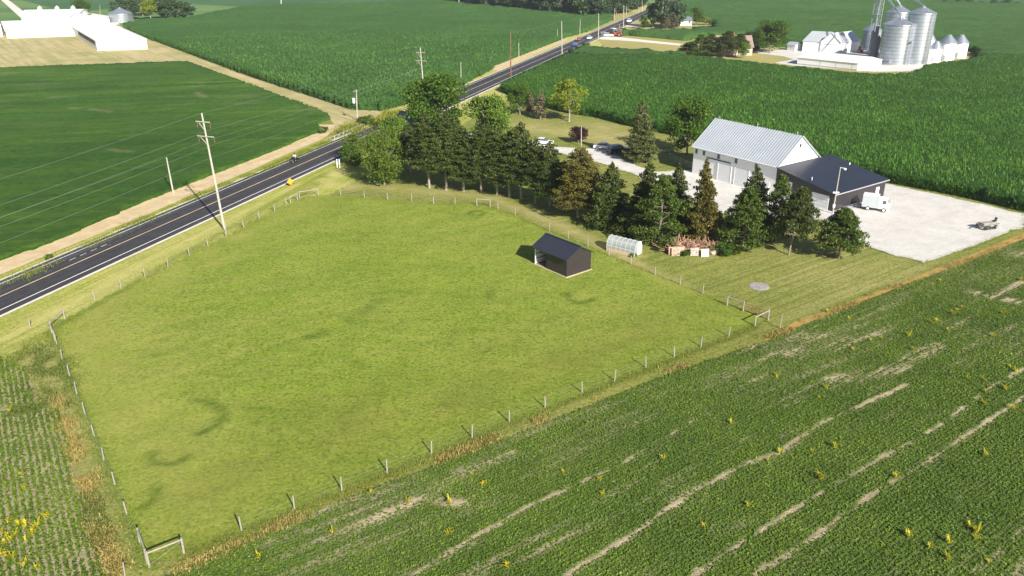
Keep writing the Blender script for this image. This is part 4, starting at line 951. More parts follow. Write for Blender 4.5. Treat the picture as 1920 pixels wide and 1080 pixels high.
def conifer(seed, H=14.0, bare=2.0, rad=3.0, leafm='spruce', bark=M_bark, dens=1.0, drop=.35, shape=.85, gaps=.12, ls=.34):
    rs = np.random.default_rng(seed); t = MB()
    lean = rs.normal(0, .01 * H, 2); t.tube([(0, 0, -.2), (0, 0, .4), (lean[0] * .5, lean[1] * .5, H * .5), (lean[0], lean[1], H)], [.3 * H / 14, .23 * H / 14, .13 * H / 14, .02], 7)
    C = []; z = bare
    while z < H - .15:
        k = (z - bare) / (H - bare); base = rad * ((1 - k) ** shape) * (.75 + .25 * min(1, k * 6)) + .12
        nb = max(4, int(7 * (1 - k) + 4))
        ph = rs.random() * 6.28
        for j in range(nb):
            if rs.random() < gaps: continue
            a = ph + j * 6.283 / nb + rs.normal(0, .25); L = base * rs.uniform(.6, 1.2)
            n = max(4, int(L * 13 * dens)); s = rs.random(n) ** .65
            r = s * L; wob = rs.normal(0, .12 + .12 * (r / max(L, .1)), (n,)) * L * .6
            x = lean[0] * z / H + np.cos(a) * r - np.sin(a) * wob; y = lean[1] * z / H + np.sin(a) * r + np.cos(a) * wob
            zz = z + .25 * L * (1 - k) * 0 - drop * r * (1 - .5 * k) + .10 * r * r / max(L, .5) + rs.normal(0, .07, n) - np.abs(rs.normal(0, .18, n)) * (1 - s * .3)
            C.append(np.stack([x, y, zz], 1))
            if L > .8: t.bar((lean[0] * z / H, lean[1] * z / H, z), (lean[0] * z / H + math.cos(a) * L * .85, lean[1] * z / H + math.sin(a) * L * .85, z - drop * L * .75), .045)
        z += rs.uniform(.28, .5) * (H / 14) ** .5
    C.append(np.stack([lean[0] + rs.normal(0, .05, 14), lean[1] + rs.normal(0, .05, 14), H - rs.random(14) * .8], 1))
    C = np.concatenate(C)
    v, f = leafquads(C, ls, rs, .25)
    return tree_root('spruce_tree', t, (v, f), F[leafm], bark)
def broadleaf(seed, H=12.0, W=10.0, clear=.2, leafm='maple', bark=M_bark, n=9000, ls=.36, blobs=26, flat=.8, name='broadleaf_tree', open_=0.0, Wd=None):
    rs = np.random.default_rng(seed); t = MB(); zc = H * clear
    t.tube([(0, 0, -.2), (0, 0, .3), (rs.normal(0, .1), rs.normal(0, .1), zc), (0, 0, H * .62)], [.045 * H * .75, .03 * H * .75, .024 * H * .75, .01 * H], 8)
    centers = []
    for i in range(blobs):
        u = rs.random(); a = rs.random() * 6.283; zz = zc + (H - zc) * (.12 + .76 * u)
        prof = math.sin(math.pi * min(.97, .16 + .78 * u) ** 1.1) ** .6
        r = W / 2 * prof * (.45 + .38 * rs.random()) if i % 4 else W / 2 * prof * .2
        c = np.array((math.cos(a) * r, math.sin(a) * r, zz)); br = W * rs.uniform(.1, .19); centers.append((c, br))
        st = zc * .8 + (zz - zc) * .3
        t.tube([(0, 0, st), ((c[0]) * .5, c[1] * .5, st + (zz - st) * .6), tuple(c)], [.012 * H, .008 * H, .02], 5)
    C = []
    per = n // blobs
    for c, br in centers:
        d = rs.normal(size=(per, 3)); d /= np.linalg.norm(d, axis=1)[:, None]
        rr = br * (.55 + .5 * rs.random(per) ** .5) * (1 + .28 * np.sin(d[:, 0] * 5 + c[0]) * np.sin(d[:, 1] * 6 + c[1]) + .2 * np.sin(d[:, 2] * 9 + c[2]))
        p = c + d * rr[:, None] * np.array((1, 1, flat))
        if open_: p = p[rs.random(len(p)) > open_ * (vnoise(p[:, 0], p[:, 1] + p[:, 2], .8, 3) > .5)]
        C.append(p)
    C = np.concatenate(C); C = C[C[:, 2] > zc * .4]
    v, f = leafquads(C, ls, rs)
    return tree_root(name, t, (v, f), F[leafm], bark)
def padpine(seed, H=9.0, W=6.5, clear=.18, leafm='pine', lean=(0, 0), n=17000):
    """pine with needle pads at the branch ends"""
    rs = np.random.default_rng(seed); t = MB(); tp = Vector((lean[0], lean[1], H))
    t.tube([(0, 0, -.2), (0, 0, .3), tuple(tp * .5), tuple(tp * .97)], [.024 * H, .019 * H, .012 * H, .02], 7)
    C = []; nb = 46
    for i in range(nb):
        k = clear + (1 - clear) * (i + .5) / nb; a = i * 2.4 + rs.normal(0, .3); base = tp * k
        L = W / 2 * (1 - ((k - clear) / (1 - clear)) ** 1.7) * rs.uniform(.65, 1.1) + .35
        e = base + Vector((math.cos(a) * L, math.sin(a) * L, L * rs.uniform(-.05, .3)))
        t.tube([tuple(base), tuple(base.lerp(e, .6) + Vector((0, 0, -.1))), tuple(e)], [.05, .035, .015], 4)
        for s in (.55, .8, 1.0):
            if s < .9 and rs.random() < .25: continue
            c = np.array(base.lerp(e, s)); m_ = n // (nb * 3); br = .62 + .2 * L * s
            d = rs.normal(size=(m_, 3)) * np.array((1, 1, .5)); d /= np.linalg.norm(d, axis=1)[:, None]
            C.append(c + d * br * (.4 + .6 * rs.random(m_))[:, None] * np.array((1, 1, .6)) + np.array((0, 0, .15)))
    C = np.concatenate(C); v, f = leafquads(C, .3, rs)
    return tree_root('pine_tree', t, (v, f), F[leafm], M_bark)

PROTO = {}
def proto(key, make): PROTO[key] = [make, None]
for i, (lm, sh, br) in enumerate((('spruce', .85, 3.2), ('spruce', .8, 3.6), ('spruce', .9, 2.6), ('brown', .7, 2.2))):
    proto('spruce%d' % i, lambda i=i, lm=lm, sh=sh, br=br: conifer(40 + i, 14, br + 1.1, 3.9 + .15 * i, lm, M_barkp, 3.6, .28, sh * .7, .1, .27))
proto('lowspruce0', lambda: conifer(61, 9.5, .5, 4.3, 'spruce', M_bark, 4.0, .3, .85, .06, .26))
proto('lowspruce1', lambda: conifer(62, 10, .4, 4.6, 'pined', M_bark, 4.0, .25, .8, .08, .26))
proto('lowbrown', lambda: conifer(63, 10.5, .5, 3.9, 'brown', M_bark, 4.0, .35, .8, .08, .26))
proto('greyfir', lambda: conifer(64, 12, 1.2, 4.6, 'grey', M_bark, 2.0, .2, .6, .12, .36))
proto('thin', lambda: conifer(65, 8, 1.2, 1.6, 'dry', M_bark, 1.6, .2, .6, .25, .28))
proto('maple', lambda: broadleaf(71, 13, 12, .16, 'maple', M_bark, 15000, .4, 38))
proto('maple2', lambda: broadleaf(72, 11, 11, .14, 'maple', M_bark, 13000, .36, 34))
proto('light', lambda: broadleaf(73, 11, 10, .14, 'light', M_bark, 13000, .36, 32))
proto('lime', lambda: broadleaf(74, 9, 8.5, .2, 'lime', M_barkp, 9000, .32, 24, open_=.5))
proto('elm', lambda: broadleaf(75, 10.5, 10, .05, 'elm', M_bark, 22000, .28, 64, open_=.75))
proto('arch', lambda: broadleaf(76, 6.5, 6.5, .1, 'elm', M_bark, 6000, .28, 24, open_=.75))
proto('dense', lambda: broadleaf(77, 6, 5, .08, 'maple', M_bark, 5000, .28, 18))
proto('purple', lambda: broadleaf(78, 3.6, 4.0, .2, 'purple', M_bark, 5000, .2, 30))
proto('pine0', lambda: padpine(81, 8, 6.5, .2, 'pine'))
proto('pine1', lambda: padpine(82, 9, 7, .3, 'pined', (1.3, .2)))
proto('pine2', lambda: padpine(83, 9.5, 7.5, .08, 'pine', n=13000))
proto('farwood0', lambda: broadleaf(91, 14, 11, .1, 'far', M_bark, 3400, .8, 22))
proto('farwood1', lambda: broadleaf(92, 12, 12, .08, 'far', M_bark, 3400, .8, 22))
proto('farcon', lambda: conifer(93, 14, 1, 3.5, 'far', M_bark, .9, .3, .8, .1, .6))
proto('bush', lambda: broadleaf(94, 2.6, 3.2, .02, 'maple', M_bark, 2600, .2, 16, name='bush'))
NAMES = {'maple': 'maple_tree', 'maple2': 'maple_tree', 'light': 'broadleaf_tree', 'lime': 'broadleaf_tree', 'elm': 'broadleaf_tree', 'arch': 'small_tree', 'dense': 'broadleaf_tree', 'purple': 'purple_leaved_tree', 'bush': 'bush'}
def plant(key, base, top, label, width=None, cat='tree', group=None, H=None, dy=0):
    """base / top are rows and columns as surveyed; width scales the crown sideways"""
    w = G(*base); h = H if H else hgt(w, top)
    mk_, o = PROTO[key]
    if o is None: o = mk_(); PROTO[key][1] = o
    else: o = copy_tree(o)
    H0 = {'spruce0': 14, 'spruce1': 14, 'spruce2': 14, 'spruce3': 14, 'lowspruce0': 9.5, 'lowspruce1': 10, 'lowbrown': 10.5, 'greyfir': 12, 'thin': 8, 'maple': 13, 'maple2': 11, 'light': 11, 'lime': 9, 'elm': 10.5, 'arch': 6.5, 'dense': 6, 'purple': 3.6, 'pine0': 8, 'pine1': 9, 'pine2': 9.5, 'farwood0': 14, 'farwood1': 12, 'farcon': 14, 'bush': 2.6}[key]
    s = h / H0; o.location = (w[0], w[1], 0); ws = s if width is None else width
    o.scale = (ws, ws, s); o.rotation_euler = (random.gauss(0, .018), random.gauss(0, .018), random.uniform(0, 6.28) if key != 'pine1' else .1); o.scale.x *= random.uniform(.9, 1.12)
    if key.startswith('far') : o.name = 'wood_tree'
    elif key in NAMES: o.name = NAMES[key]
    tag(o, label, cat, group); return o
gs = 'spruces of the windbreak row behind the pasture'
for key, b, t, lb, wd in [
    ('spruce1', (805, 352), 207, 'leftmost tall spruce of the windbreak, pale bare trunk beside the light green tree', None),
    ('spruce0', (837, 356), 203, 'second tall spruce from the left in the windbreak', None),
    ('spruce2', (869, 358), 238, 'third spruce from the left, with slim pale trunk', 1.0),
    ('spruce0', (902, 361), 222, 'fourth spruce from the left, thick trunk behind the fence H brace', None),
    ('spruce1', (932, 365), 236, 'fifth spruce from the left in the windbreak', None),
    ('spruce2', (955, 369), 244, 'sixth spruce from the left, narrow and thin trunked', .9),
    ('spruce0', (977, 373), 225, 'seventh windbreak spruce, tallest near the lawn gap', None),
    ('spruce1', (1004, 382), 257, 'eighth spruce from the left, behind the fence bend', None),
    ('spruce2', (1030, 388), 262, 'ninth spruce from the left, last with a clear bare trunk', None),
    ('spruce3', (1083, 407), 273, 'bronze yellow spruce standing out among the dark windbreak trees', 1.05)]:
    plant(key, b, t, lb, wd, 'spruce', gs)
for key, b, t, lb, wd in [
    ('spruce1', (770, 325), 232, 'dark spruce filling the gap behind the light green tree', .85), ('spruce0', (852, 318), 218, 'back row spruce seen between the second and third front spruces', .9),
    ('spruce2', (918, 322), 232, 'back row spruce behind the fourth front spruce', .9), ('spruce0', (945, 330), 250, 'back row spruce behind the sixth front spruce', .8), ('spruce1', (1052, 392), 300, 'short spruce tucked left of the bronze yellow one', .75)]:
    plant(key, b, t, lb, wd, 'spruce', 'back row spruces of the windbreak')
for key, b, t, lb, wd in [
    ('lowspruce0', (1142, 424), 301, 'bushy spruce right of the bronze one, branches to the ground', None),
    ('lowspruce1', (1205, 440), 302, 'dark spruce right behind the hoop greenhouse', None),
    ('lowspruce0', (1262, 425), 304, 'spruce with sharp top in front of the driveway bend', .85),
    ('lowbrown', (1316, 452), 292, 'brown tinged spruce rising above the brush pile in front of the barn doors', .92),
    ('lowspruce0', (1405, 440), 309, 'spruce top in front of the barn wall', .95)]:
    plant(key, b, t, lb, wd, 'spruce', 'spruces at the right end of the windbreak')
for key, b, t, lb, wd in [
    ('pine2', (1235, 458), 332, 'bushy green pine right of the hoop greenhouse', .95), ('pine2', (1392, 470), 356, 'dense round green pine right of the brush pile', .9),
    ('pine2', (1455, 455), 332, 'pine in front of the black workshop door', .6), ('pine1', (1479, 478), 358, 'dark pine with leaning pale trunk', .74),
    ('pine0', (1572, 484), 396, 'last pine at the edge of the gravel lot', .88)]:
    plant(key, b, t, lb, wd, 'pine', 'pines between the lawn and the gravel lot')
plant('elm', (721, 346), 234, 'airy light green tree at the left end of the windbreak', .95, 'tree')
plant('arch', (668, 300), 246, 'thin arching tree overhanging the road bridge', 1.15, 'tree')
plant('dense', (654, 308), 268, 'small dark round tree beside the road and white pipes', .8, 'tree')
plant('dense', (672, 316), 285, 'low dark bush tree right of the white pipes', .7, 'tree')
plant('light', (745, 300), 215, 'pale green tree between the road and the spruces', .75)
plant('maple', (812, 266), 135, 'huge dark maple around the double crossarm pole by the road', 1.32)
plant('light', (917, 290), 176, 'bright green broad tree rising behind the spruce row', 1.1)
plant('lime', (1067, 228), 148, 'yellow green tree alone on the back lawn', None)
plant('maple2', (975, 215), 156, 'dark green tree at the corner of the cornfield by the road', .62)
plant('thin', (1013, 224), 165, 'thin half bare tree beside the dark green corner tree', 1.1); plant('thin', (994, 215), 172, 'sparse greyish tree just left of the thin half bare one', .9)
plant('purple', (1084, 268), 236, 'small purple leaved tree on the lawn by the driveway', None)
plant('greyfir', (1202, 304), 187, 'grey green fir beside the parked black car', .82)
plant('maple2', (1288, 292), 180, 'big dark maple at the left end of the white barn', 1.0)
plant('maple2', (1443, 100), 36, 'lone broad tree beside the drive of the far farm', 1.45)
plant('bush', (690, 236), 216, 'dark green bush at the foot of the transformer pole', 1.1, 'bush'); plant('bush', (680, 230), 218, 'smaller green bush left of the transformer pole', .9, 'bush')
plant('bush', (608, 250), 236, 'round weedy bush at the tip of the left bean field', .9, 'bush'); plant('bush', (1350, 478), 455, 'low bush right of the whitest pallet', 1.0, 'bush'); plant('bush', (1285, 481), 470, 'small green bush between two pallets', .5, 'bush')
plant('bush', (1372, 478), 458, 'low bush under the dense round pine', 1.0, 'bush'); plant('bush', (1187, 482), 474, 'tiny bush at the greenhouse door', .35, 'bush'); plant('bush', (1248, 470), 452, 'dark bush left of the brush pile', .9, 'bush')
plant('bush', (93, 486), 476, 'lone weedy bush between the dirt strip and the road', .45, 'bush')
# far farm trees
for key, b, t, lb, wd in [('pine2', (1312, 105), 66, 'dark pine at the left end of the tan house', 1.3), ('pine2', (1330, 106), 65, 'second dark pine hiding the left wall of the tan house', 1.2), ('pine0', (1292, 101), 80, 'low dark pine left of the tan house pines', 1.2),
                          ('pine1', (1357, 108), 60, 'open dark pine in front of the tan house roof', 1.3), ('pine1', (1378, 108), 65, 'open dark pine right of the tan house middle', 1.2)]:
    plant(key, b, t, lb, wd, 'pine')
plant('light', (1394, 110), 78, 'small light green tree in front of the tan house', .55); plant('purple', (1411, 99), 84, 'purple leaved tree by the drive of the tan house', 1.5)
for i, (b, t, lb, key) in enumerate([((1208, 55), 29, 'dark round tree at the left edge of the far roadside grove', 'dense'), ((1224, 52), 4, 'tall dark tree in the left half of the far grove', 'farwood0'), ((1240, 53), -10, 'tallest tree of the far roadside grove', 'farwood0'),
                                     ((1258, 52), 2, 'tall tree right of the middle of the far grove', 'farwood1'), ((1272, 51), 5, 'right hand tree of the far roadside grove', 'farwood0'), ((1250, 54), 25, 'brownish low tree at the front of the far grove', 'thin'), ((1265, 54), 28, 'thin brown tree at the front right of the far grove', 'thin')]):
    plant(key, b, t, lb, 1.6 if key == 'thin' else None, 'tree', 'trees of the far roadside grove')
plant('maple2', (1305, 47), 12, 'round green tree right of the white house', .75); plant('lime', (1322, 47), 31, 'short yellow green tree right of the white house', .9); plant('bush', (1331, 47), 34, 'dark shrub at the right of the far house trees', 1.6, 'bush')
for b, t, lb, key, w_ in [((155, 29), -2, 'broad tree behind the white barn with cupolas', 'maple2', 1.25), ((230, 36), -4, 'dark tree beside the silver bin, left of the yellow tree', 'farwood1', 1.3), ((250, 37), -6, 'dark tree right behind the silver bin', 'farwood0', 1.2), ((283, 37), -5, 'yellow green tree in the dark left grove', 'lime', 1.5),
                          ((305, 36), -6, 'dark tree right of the yellow green one', 'farwood0', 1.3), ((325, 37), -4, 'wide dark tree in the right half of the left grove', 'farwood1', 1.4), ((345, 37), 2, 'last dark tree at the right end of the left grove', 'farwood0', 1.2), ((268, 30), -12, 'dark tree behind the yellow green one', 'farwood0', 1.2)]:
    plant(key, b, t, lb, w_, 'tree', 'trees of the grove beside the left farm')
wl2 = [(845, 7), (960, 19), (1120, 34), (1192, 22)]
nw = 0
for i in range(62):
    u = i / 61; px = 848 + u * 345; py = float(np.interp(px, [q_[0] for q_ in wl2], [q_[1] for q_ in wl2])) - (0, 4.5, 9)[i % 3]
    w_ = G(px, py); plant(('farwood0', 'farwood1', 'farwood0', 'farcon')[i % 4], (px + random.uniform(-3, 3), py), 0, 'tree of the dark roadside wood along the top of the picture', None, 'tree', 'trees of the dark roadside wood', H=random.uniform(12, 18)).scale.x *= 1.15
for i, px in enumerate((1770, 1795, 1815, 1838, 1862, 1885, 1905)): plant('bush', (px, 9 + i * .6), 0, 'low dark hedge bush along the far right field boundary', 1.6 + .4 * (i % 3), 'bush', 'bushes of the far hedgerow', H=3.5 + (i % 3))
for b, t, s_, lb in (((1410, 4), 0, 2, 'a'),): pass

# ------------------------------------------------------------------ POLES AND WIRES
M_pole = mat('grey_pole_wood', (.37, .35, .31), .9, var=.2, vscale=2); M_bpole = mat('brown_pole_wood', (.16, .09, .055), .9, var=.25, vscale=2)
M_wire = mat('wire', (.22, .24, .22), .6, metal=.3); M_ins = mat('brown_insulator', (.16, .07, .05), .4)
def pole(base, top, label, arms=(), m=None, r=.16, trans=False, group=None, name='utility_pole', H=None):
    w = G(*base); h = H or hgt(w, top[1]); m = m or M_pole
    # how far the top leans sideways
    zc = w[1] * math.cos(TH) - (h - CAM_H) * math.sin(TH); X = (top[0] - 960) * zc / FPX; lx = max(-1.2, min(1.2, X - w[0]))
    o = empty(name, (w[0], w[1], 0)); tag(o, label, 'utility pole', group)
    tp = Vector((lx, 0, h)); t = MB(); t.tube([(0, 0, -.3), tuple(tp * .5), tuple(tp)], [r * 1.25, r, r * .75], 8); t.build('shaft', m, o)
    att = []
    for k, hw in arms:
        p = tp * k; d = -V3(nR); t = MB(); t.bar(p - d * hw + V3(dR) * -.15, p + d * hw + V3(dR) * -.15, .1, .12); arm = t.build('crossarm', m, o)
        b_ = MB(); b_.bar(p - d * hw * .8 + Vector((0, 0, 0)), p + Vector((0, 0, -1.3)), .07); b_.build('brace', m, arm)
        for sg in (-1, 1):
            q_ = p + d * hw * sg * .93; i_ = MB(); i_.lathe([(.04, q_.z - 1.0), (.08, q_.z - .8), (.04, q_.z - .5), (.08, q_.z - .3), (.03, q_.z - .05)], 8, q_.x, q_.y); i_.build('insulator', M_ins, arm)
            att.append(Vector((w[0], w[1], 0)) + q_ + Vector((0, 0, -1.1)))
    if trans:
        t = MB(); t.lathe([(.3, h - 3.4), (.34, h - 3.3), (.34, h - 2.2), (.2, h - 2.1)], 12, -.55, 0); t.build('transformer', M_trim, o)
        t = MB(); t.bar((-.5, 0, h - .4), (.6, 0, h - .4), .1); t.build('crossarm', m, o)
    return Vector((w[0], w[1], 0)) + tp, att
arms = ((.93, 1.25), (.81, 1.5))
pA, aA = pole((421, 430), (378, 212), 'tall grey pole with two crossarms standing beside the road and pasture', arms, r=.16)
pC, aC = pole((798, 217), (788, 89), 'double crossarm pole rising out of the huge maple', arms, r=.16)
wA = G(421, 430); prevp = wA - dR * 95
o = empty('utility_pole', (prevp[0], prevp[1], 0)); tag(o, 'tall grey pole outside the left picture edge carrying the same wires', 'utility pole')
t = MB(); t.tube([(0, 0, -.3), (0, 0, 18.3)], [.25, .15], 8); t.build('shaft', M_pole, o)
for k, hw in arms: t = MB(); t.bar(-V3(nR) * -hw + Vector((0, 0, 18.3 * k)), -V3(nR) * hw + Vector((0, 0, 18.3 * k)), .16); t.build('crossarm', M_pole, o)
pD, _ = pole((958, 160), (957, 60), 'dark brown pole without crossarm by the corner of the cornfield', m=M_bpole, r=.17)
pE, _ = pole((1054, 113), (1053, 40), 'tall pale pole at the cornfield edge near the blue car', r=.17)
pF, _ = pole((1122, 74), (1122.5, 25), 'pale pole just left of the drive with the orange tractors', r=.18)
pG, _ = pole((1169, 58), (1169.5, 10), 'pale pole right of the orange tractors beside the road', r=.18)
pB, _ = pole((325, 362), (312, 295), 'short pale pole at the edge of the left bean field and dirt strip', r=.13)
pH, _ = pole((670, 226), (668, 168), 'pale pole with white transformer where the dirt lane meets the road', trans=True, r=.14)
pI, _ = pole((864.5, 160), (864, 116), 'short pale pole at the corn edge right of the huge maple', r=.12)
pJ, _ = pole((973, 106), (972.5, 80), 'short pale pole behind the upper dirt strip', r=.12)
pK, _ = pole((1045, 77), (1045, 55), 'short pale pole at the far end of the upper dirt strip', r=.12)
pL, _ = pole((1087, 67), (1088, 36), 'thin pole left of the road above the red car', r=.13)
pM, _ = pole((1152, 39), (1152.5, 15), 'thin pole at the corner of the far corn before the wood', r=.14)
pN, _ = pole((1174.5, 30), (1174.5, 11), 'thin far pole against the right end of the dark wood', r=.14)
pO, _ = pole((1197.5, 23), (1197.5, 7), 'small far pole left of the road beyond the wood', r=.14)
pP, _ = pole((1204, 23), (1204, -2), 'taller far pole beyond the wood, cut by the picture top', r=.16)
pQ, _ = pole((1218.7, 16), (1218.7, 2), 'smallest far pole beside the farthest stretch of road', r=.14)
pole((1161, 62), (1161.5, 45), 'short pole beside the right hand orange tractor', r=.12)
pole((527.5, 14), (526.5, -8), 'white pole at the top left edge of the big cornfield', m=M_trim, r=.2); pole((860.5, 11), (860.5, -4), 'white pole in front of the left end of the dark wood', m=M_trim, r=.16)
pole((188, 30), (187, 9), 'thin pole with yard light behind the left farm roofs', r=.1); pole((1090, 275), (1090, 237), 'pale pole behind the purple leaved tree', r=.09)
pole((1144.5, 226), (1144.5, 217), 'stubby post at the back lawn corn edge', r=.07); pole((1050, 25), (1049, 15), 'short white pole in front of the dark wood', m=M_trim, r=.14)
# yard light at the workshop corner
w = G(1561, 401); o = empty('yard_light', (w[0], w[1], 0)); tag(o, 'tall pale yard light pole at the corner of the black workshop', 'light pole')
hl_ = hgt(w, 313); t = MB(); t.tube([(0, 0, 0), (.1, 0, hl_)], [.12, .07], 8); t.build('shaft', M_pole, o)
t = MB(); t.tube([(.1, 0, hl_ - .1), (.7, -.3, hl_ - .15)], .04, 6); t.lathe([(.2, hl_ - .4), (.25, hl_ - .2), (.08, hl_ - .1)], 10, .75, -.33); t.build('lamp_head', M_trim, o)
t = MB(); t.box(-.5, .5, -.15, .1, hl_ * .45, hl_ * .45 + .2); t.box(-.2, .15, -.2, .0, 1.2, 1.7); t.build('bracket', M_trim, o)
def wire(pts, label, sag=.9, r=.014):
    mb = MB()
    for a, b in zip(pts[:-1], pts[1:]):
        a, b = Vector(a), Vector(b); n = 18; P_ = [a.lerp(b, i / n) - Vector((0, 0, 4 * sag * (i / n) * (1 - i / n) * (a - b).length / 95)) for i in range(n + 1)]; mb.tube(P_, r, 4, False)
    return tag(mb.build('overhead_wire', M_wire), label, 'wire')
def pv(k, side): return Vector((prevp[0], prevp[1], 18.3 * k - 1.1)) + -V3(nR) * side
far_ = V3(G(798, 217) + dR * 110, 17.5)
wire([Vector((prevp[0], prevp[1], 18.3)), pA, pC], 'topmost thin wire running between the pole tops')
wire([pv(.93, 1.2), aA[1], aC[1]], 'wire under the right end of the upper crossarms')
wire([pv(.81, -1.4), aA[2], aC[2]], 'wire under the left end of the lower crossarms')
wire([pv(.81, 1.4), aA[3], aC[3]], 'wire under the right end of the lower crossarms')
wire([pA - Vector((0, 0, 7)), pC - Vector((0, 0, 7))], 'low cable between the two double crossarm poles', .7)
wire([pA - Vector((0, 0, 7)), Vector((prevp[0], prevp[1], 11))], 'low cable from the tall grey pole to the left picture edge', .7)
wire([Vector((prevp[0], prevp[1], 9)) + V3(nR) * 14, pB], 'single wire reaching the short pale pole by the bean field', .5)
wire([pC - Vector((0, 0, 5)), pH - Vector((0, 0, .4))], 'wire from the maple pole down to the transformer pole', .4)
wire([pD, pE], 'wire between the brown pole and the tall pale pole', .6, .02); wire([pE, pF], 'wire from the tall pale pole to the pole by the orange tractors', .6, .02)

# ------------------------------------------------------------------ FENCES
def fence(posts, label, h=1.35, closed=None, hs=None):
    P_ = GP(posts); o = empty('wire_fence', (P_[0][0], P_[0][1], 0)); tag(o, label, 'fence')
    for i, p in enumerate(P_):
        lx_, ly_ = random.gauss(0, .05), random.gauss(0, .05); hh = h * random.uniform(.95, 1.06); q_ = p - P_[0]
        t = MB(); t.tube([(q_[0], q_[1], -.1), (q_[0] + lx_, q_[1] + ly_, hh)], [.07, .06], 7); t.build('post', M_post, o)
    for zz in (.15, .55, .9, 1.2):
        t = MB()
        for a, b in zip(P_[:-1], P_[1:]): t.tube([V3(a - P_[0], zz), V3(b - P_[0], zz)], .005, 3, False)
        t.build('wire_strand', M_wire, o)
    return o
def brace(p, q_, label, h=1.4):
    a, b = G(*p), G(*q_); o = empty('fence_brace', (a[0], a[1], 0)); tag(o, label, 'fence brace'); d = V3(b - a)
    for v_ in (Vector((0, 0, 0)), d):
        t = MB(); t.tube([v_ - Vector((0, 0, .1)), v_ + Vector((0, 0, h))], [.09, .08], 8); t.build('post', M_post, o)
    t = MB(); t.tube([Vector((0, 0, h - .16)), d + Vector((0, 0, h - .16))], .07, 8); t.build('rail', M_post, o)
    t = MB(); t.tube([Vector((0, 0, .15)), d + Vector((0, 0, h - .3))], .012, 4); t.build('tension_wire', M_wire, o)
fence([(453, 995), (552, 955), (641, 920), (726, 886), (809, 851), (885, 821), (955, 792), (1022, 765), (1091, 737), (1152, 715), (1211, 690), (1264, 670), (1314, 651), (1366, 632)], 'lower pasture fence of wooden posts and wire along the bean field')
fence([(107, 647), (117, 674), (131, 706), (144, 738), (160, 778), (177, 818), (195, 863), (216, 910), (238, 965)], 'left pasture fence with posts in line beside the tan weeds')
fence([(178, 563), (227, 541), (272, 521), (315, 502), (355, 480), (390, 463), (424, 444), (457, 427), (486, 411), (515, 397), (537, 384)], 'roadside pasture fence running parallel to the highway')
fence([(639, 368), (683, 371), (727, 375), (772, 378), (813, 383), (853, 384)], 'back pasture fence in front of the spruce trunks')
fence([(934, 394), (966, 405), (1030, 434), (1065, 448), (1102, 463), (1142, 481), (1183, 496), (1228, 516), (1275, 535), (1317, 552)], 'right pasture fence passing behind the run-in shed')
brace((280, 1063), (345, 1037), 'near corner brace with sunlit top rail along the bottom edge'); brace((277, 1058), (263, 1018), 'near corner brace on the left fence line, seen end on')
brace((97, 622), (122, 598), 'left corner brace at the roadside end of the pasture'); brace((98, 625), (104, 640), 'end-on brace at the top of the left fence')
brace((562, 373), (597, 367), 'back left corner brace near the orange sign'); brace((558, 376), (545, 382), 'low brace on the roadside fence near the orange sign')
brace((894, 386), (919, 388), 'brace at the bend of the back fence'); brace((1363, 574), (1393, 584), 'brace on the left side of the rusty gate'); brace((1415, 612), (1440, 600), 'brace on the right side of the rusty gate')
ga_, gb2 = G(1394, 583), G(1439, 600); o = empty('pipe_gate', (ga_[0], ga_[1], 0)); tag(o, 'rusty brown pipe gate at the right corner of the pasture', 'gate'); d = V3(gb2 - ga_)
t = MB()
for zz in (.2, .42, .64, .86, 1.1): t.tube([d * .03 + Vector((0, 0, zz)), d * .97 + Vector((0, 0, zz))], .03, 6)
t.build('bar', M_rust, o)
t = MB()
for k in (.03, .35, .65, .97): t.tube([d * k + Vector((0, 0, .18)), d * k + Vector((0, 0, 1.14))], .03, 6)
t.build('upright', M_rust, o)
for (b, h, lb) in (((1462, 616), 1.7, 'thin lone stake outside the right pasture corner'), ((57, 614), 1.3, 'lone weathered post outside the left pasture corner'), ((424, 438), 1.6, 'short stake at the foot of the tall grey pole'), ((234, 1079), 1.2, 'short stub post left of the near corner brace')):
    w = G(*b); t = MB(); t.tube([(0, 0, -.1), (.08, 0, h)], [.06, .05], 7); tag(t.build('wooden_stake', M_post, loc=(w[0], w[1], 0)), lb, 'stake')
# board fence by the barn
ba, bb = G(1255, 300), G(1296, 318); o = empty('board_fence', (ba[0], ba[1], 0)); tag(o, 'dark board corral fence between the maple and the white barn', 'fence'); d = V3(bb - ba)
for k in np.linspace(0, 1, 5): t = MB(); t.bar(d * k, d * k + Vector((0, 0, 1.5)), .14); t.build('post', M_wood, o)
for zz in (.4, .85, 1.3): t = MB(); t.bar(d * 0 + Vector((0, 0, zz)), d + Vector((0, 0, zz)), .05, .14); t.build('rail', M_wood, o)
# guard rails at the bridge
for sd_, s0, s1, lb in ((5.6, 0, 1, 'steel guard rail on the far side of the road bridge'), (-5.6, 0, 1, 'steel guard rail on the near side of the road, behind the arching tree')):
    sa = float(np.dot(G(645 if sd_ > 0 else 655, 266 if sd_ > 0 else 288) - R0, dR)); o = empty('guard_rail', tuple(rd(sa, sd_)) + (0,), RA); tag(o, lb, 'guard rail')
    t = MB(); t.box(0, 17, -.04, .04, .45, .78); t.build('beam', M_galv, o)
    for i in range(9): t = MB(); t.box(i * 2.1, i * 2.1 + .14, -.12, .02, 0, .75); t.build('post', M_wood, o)
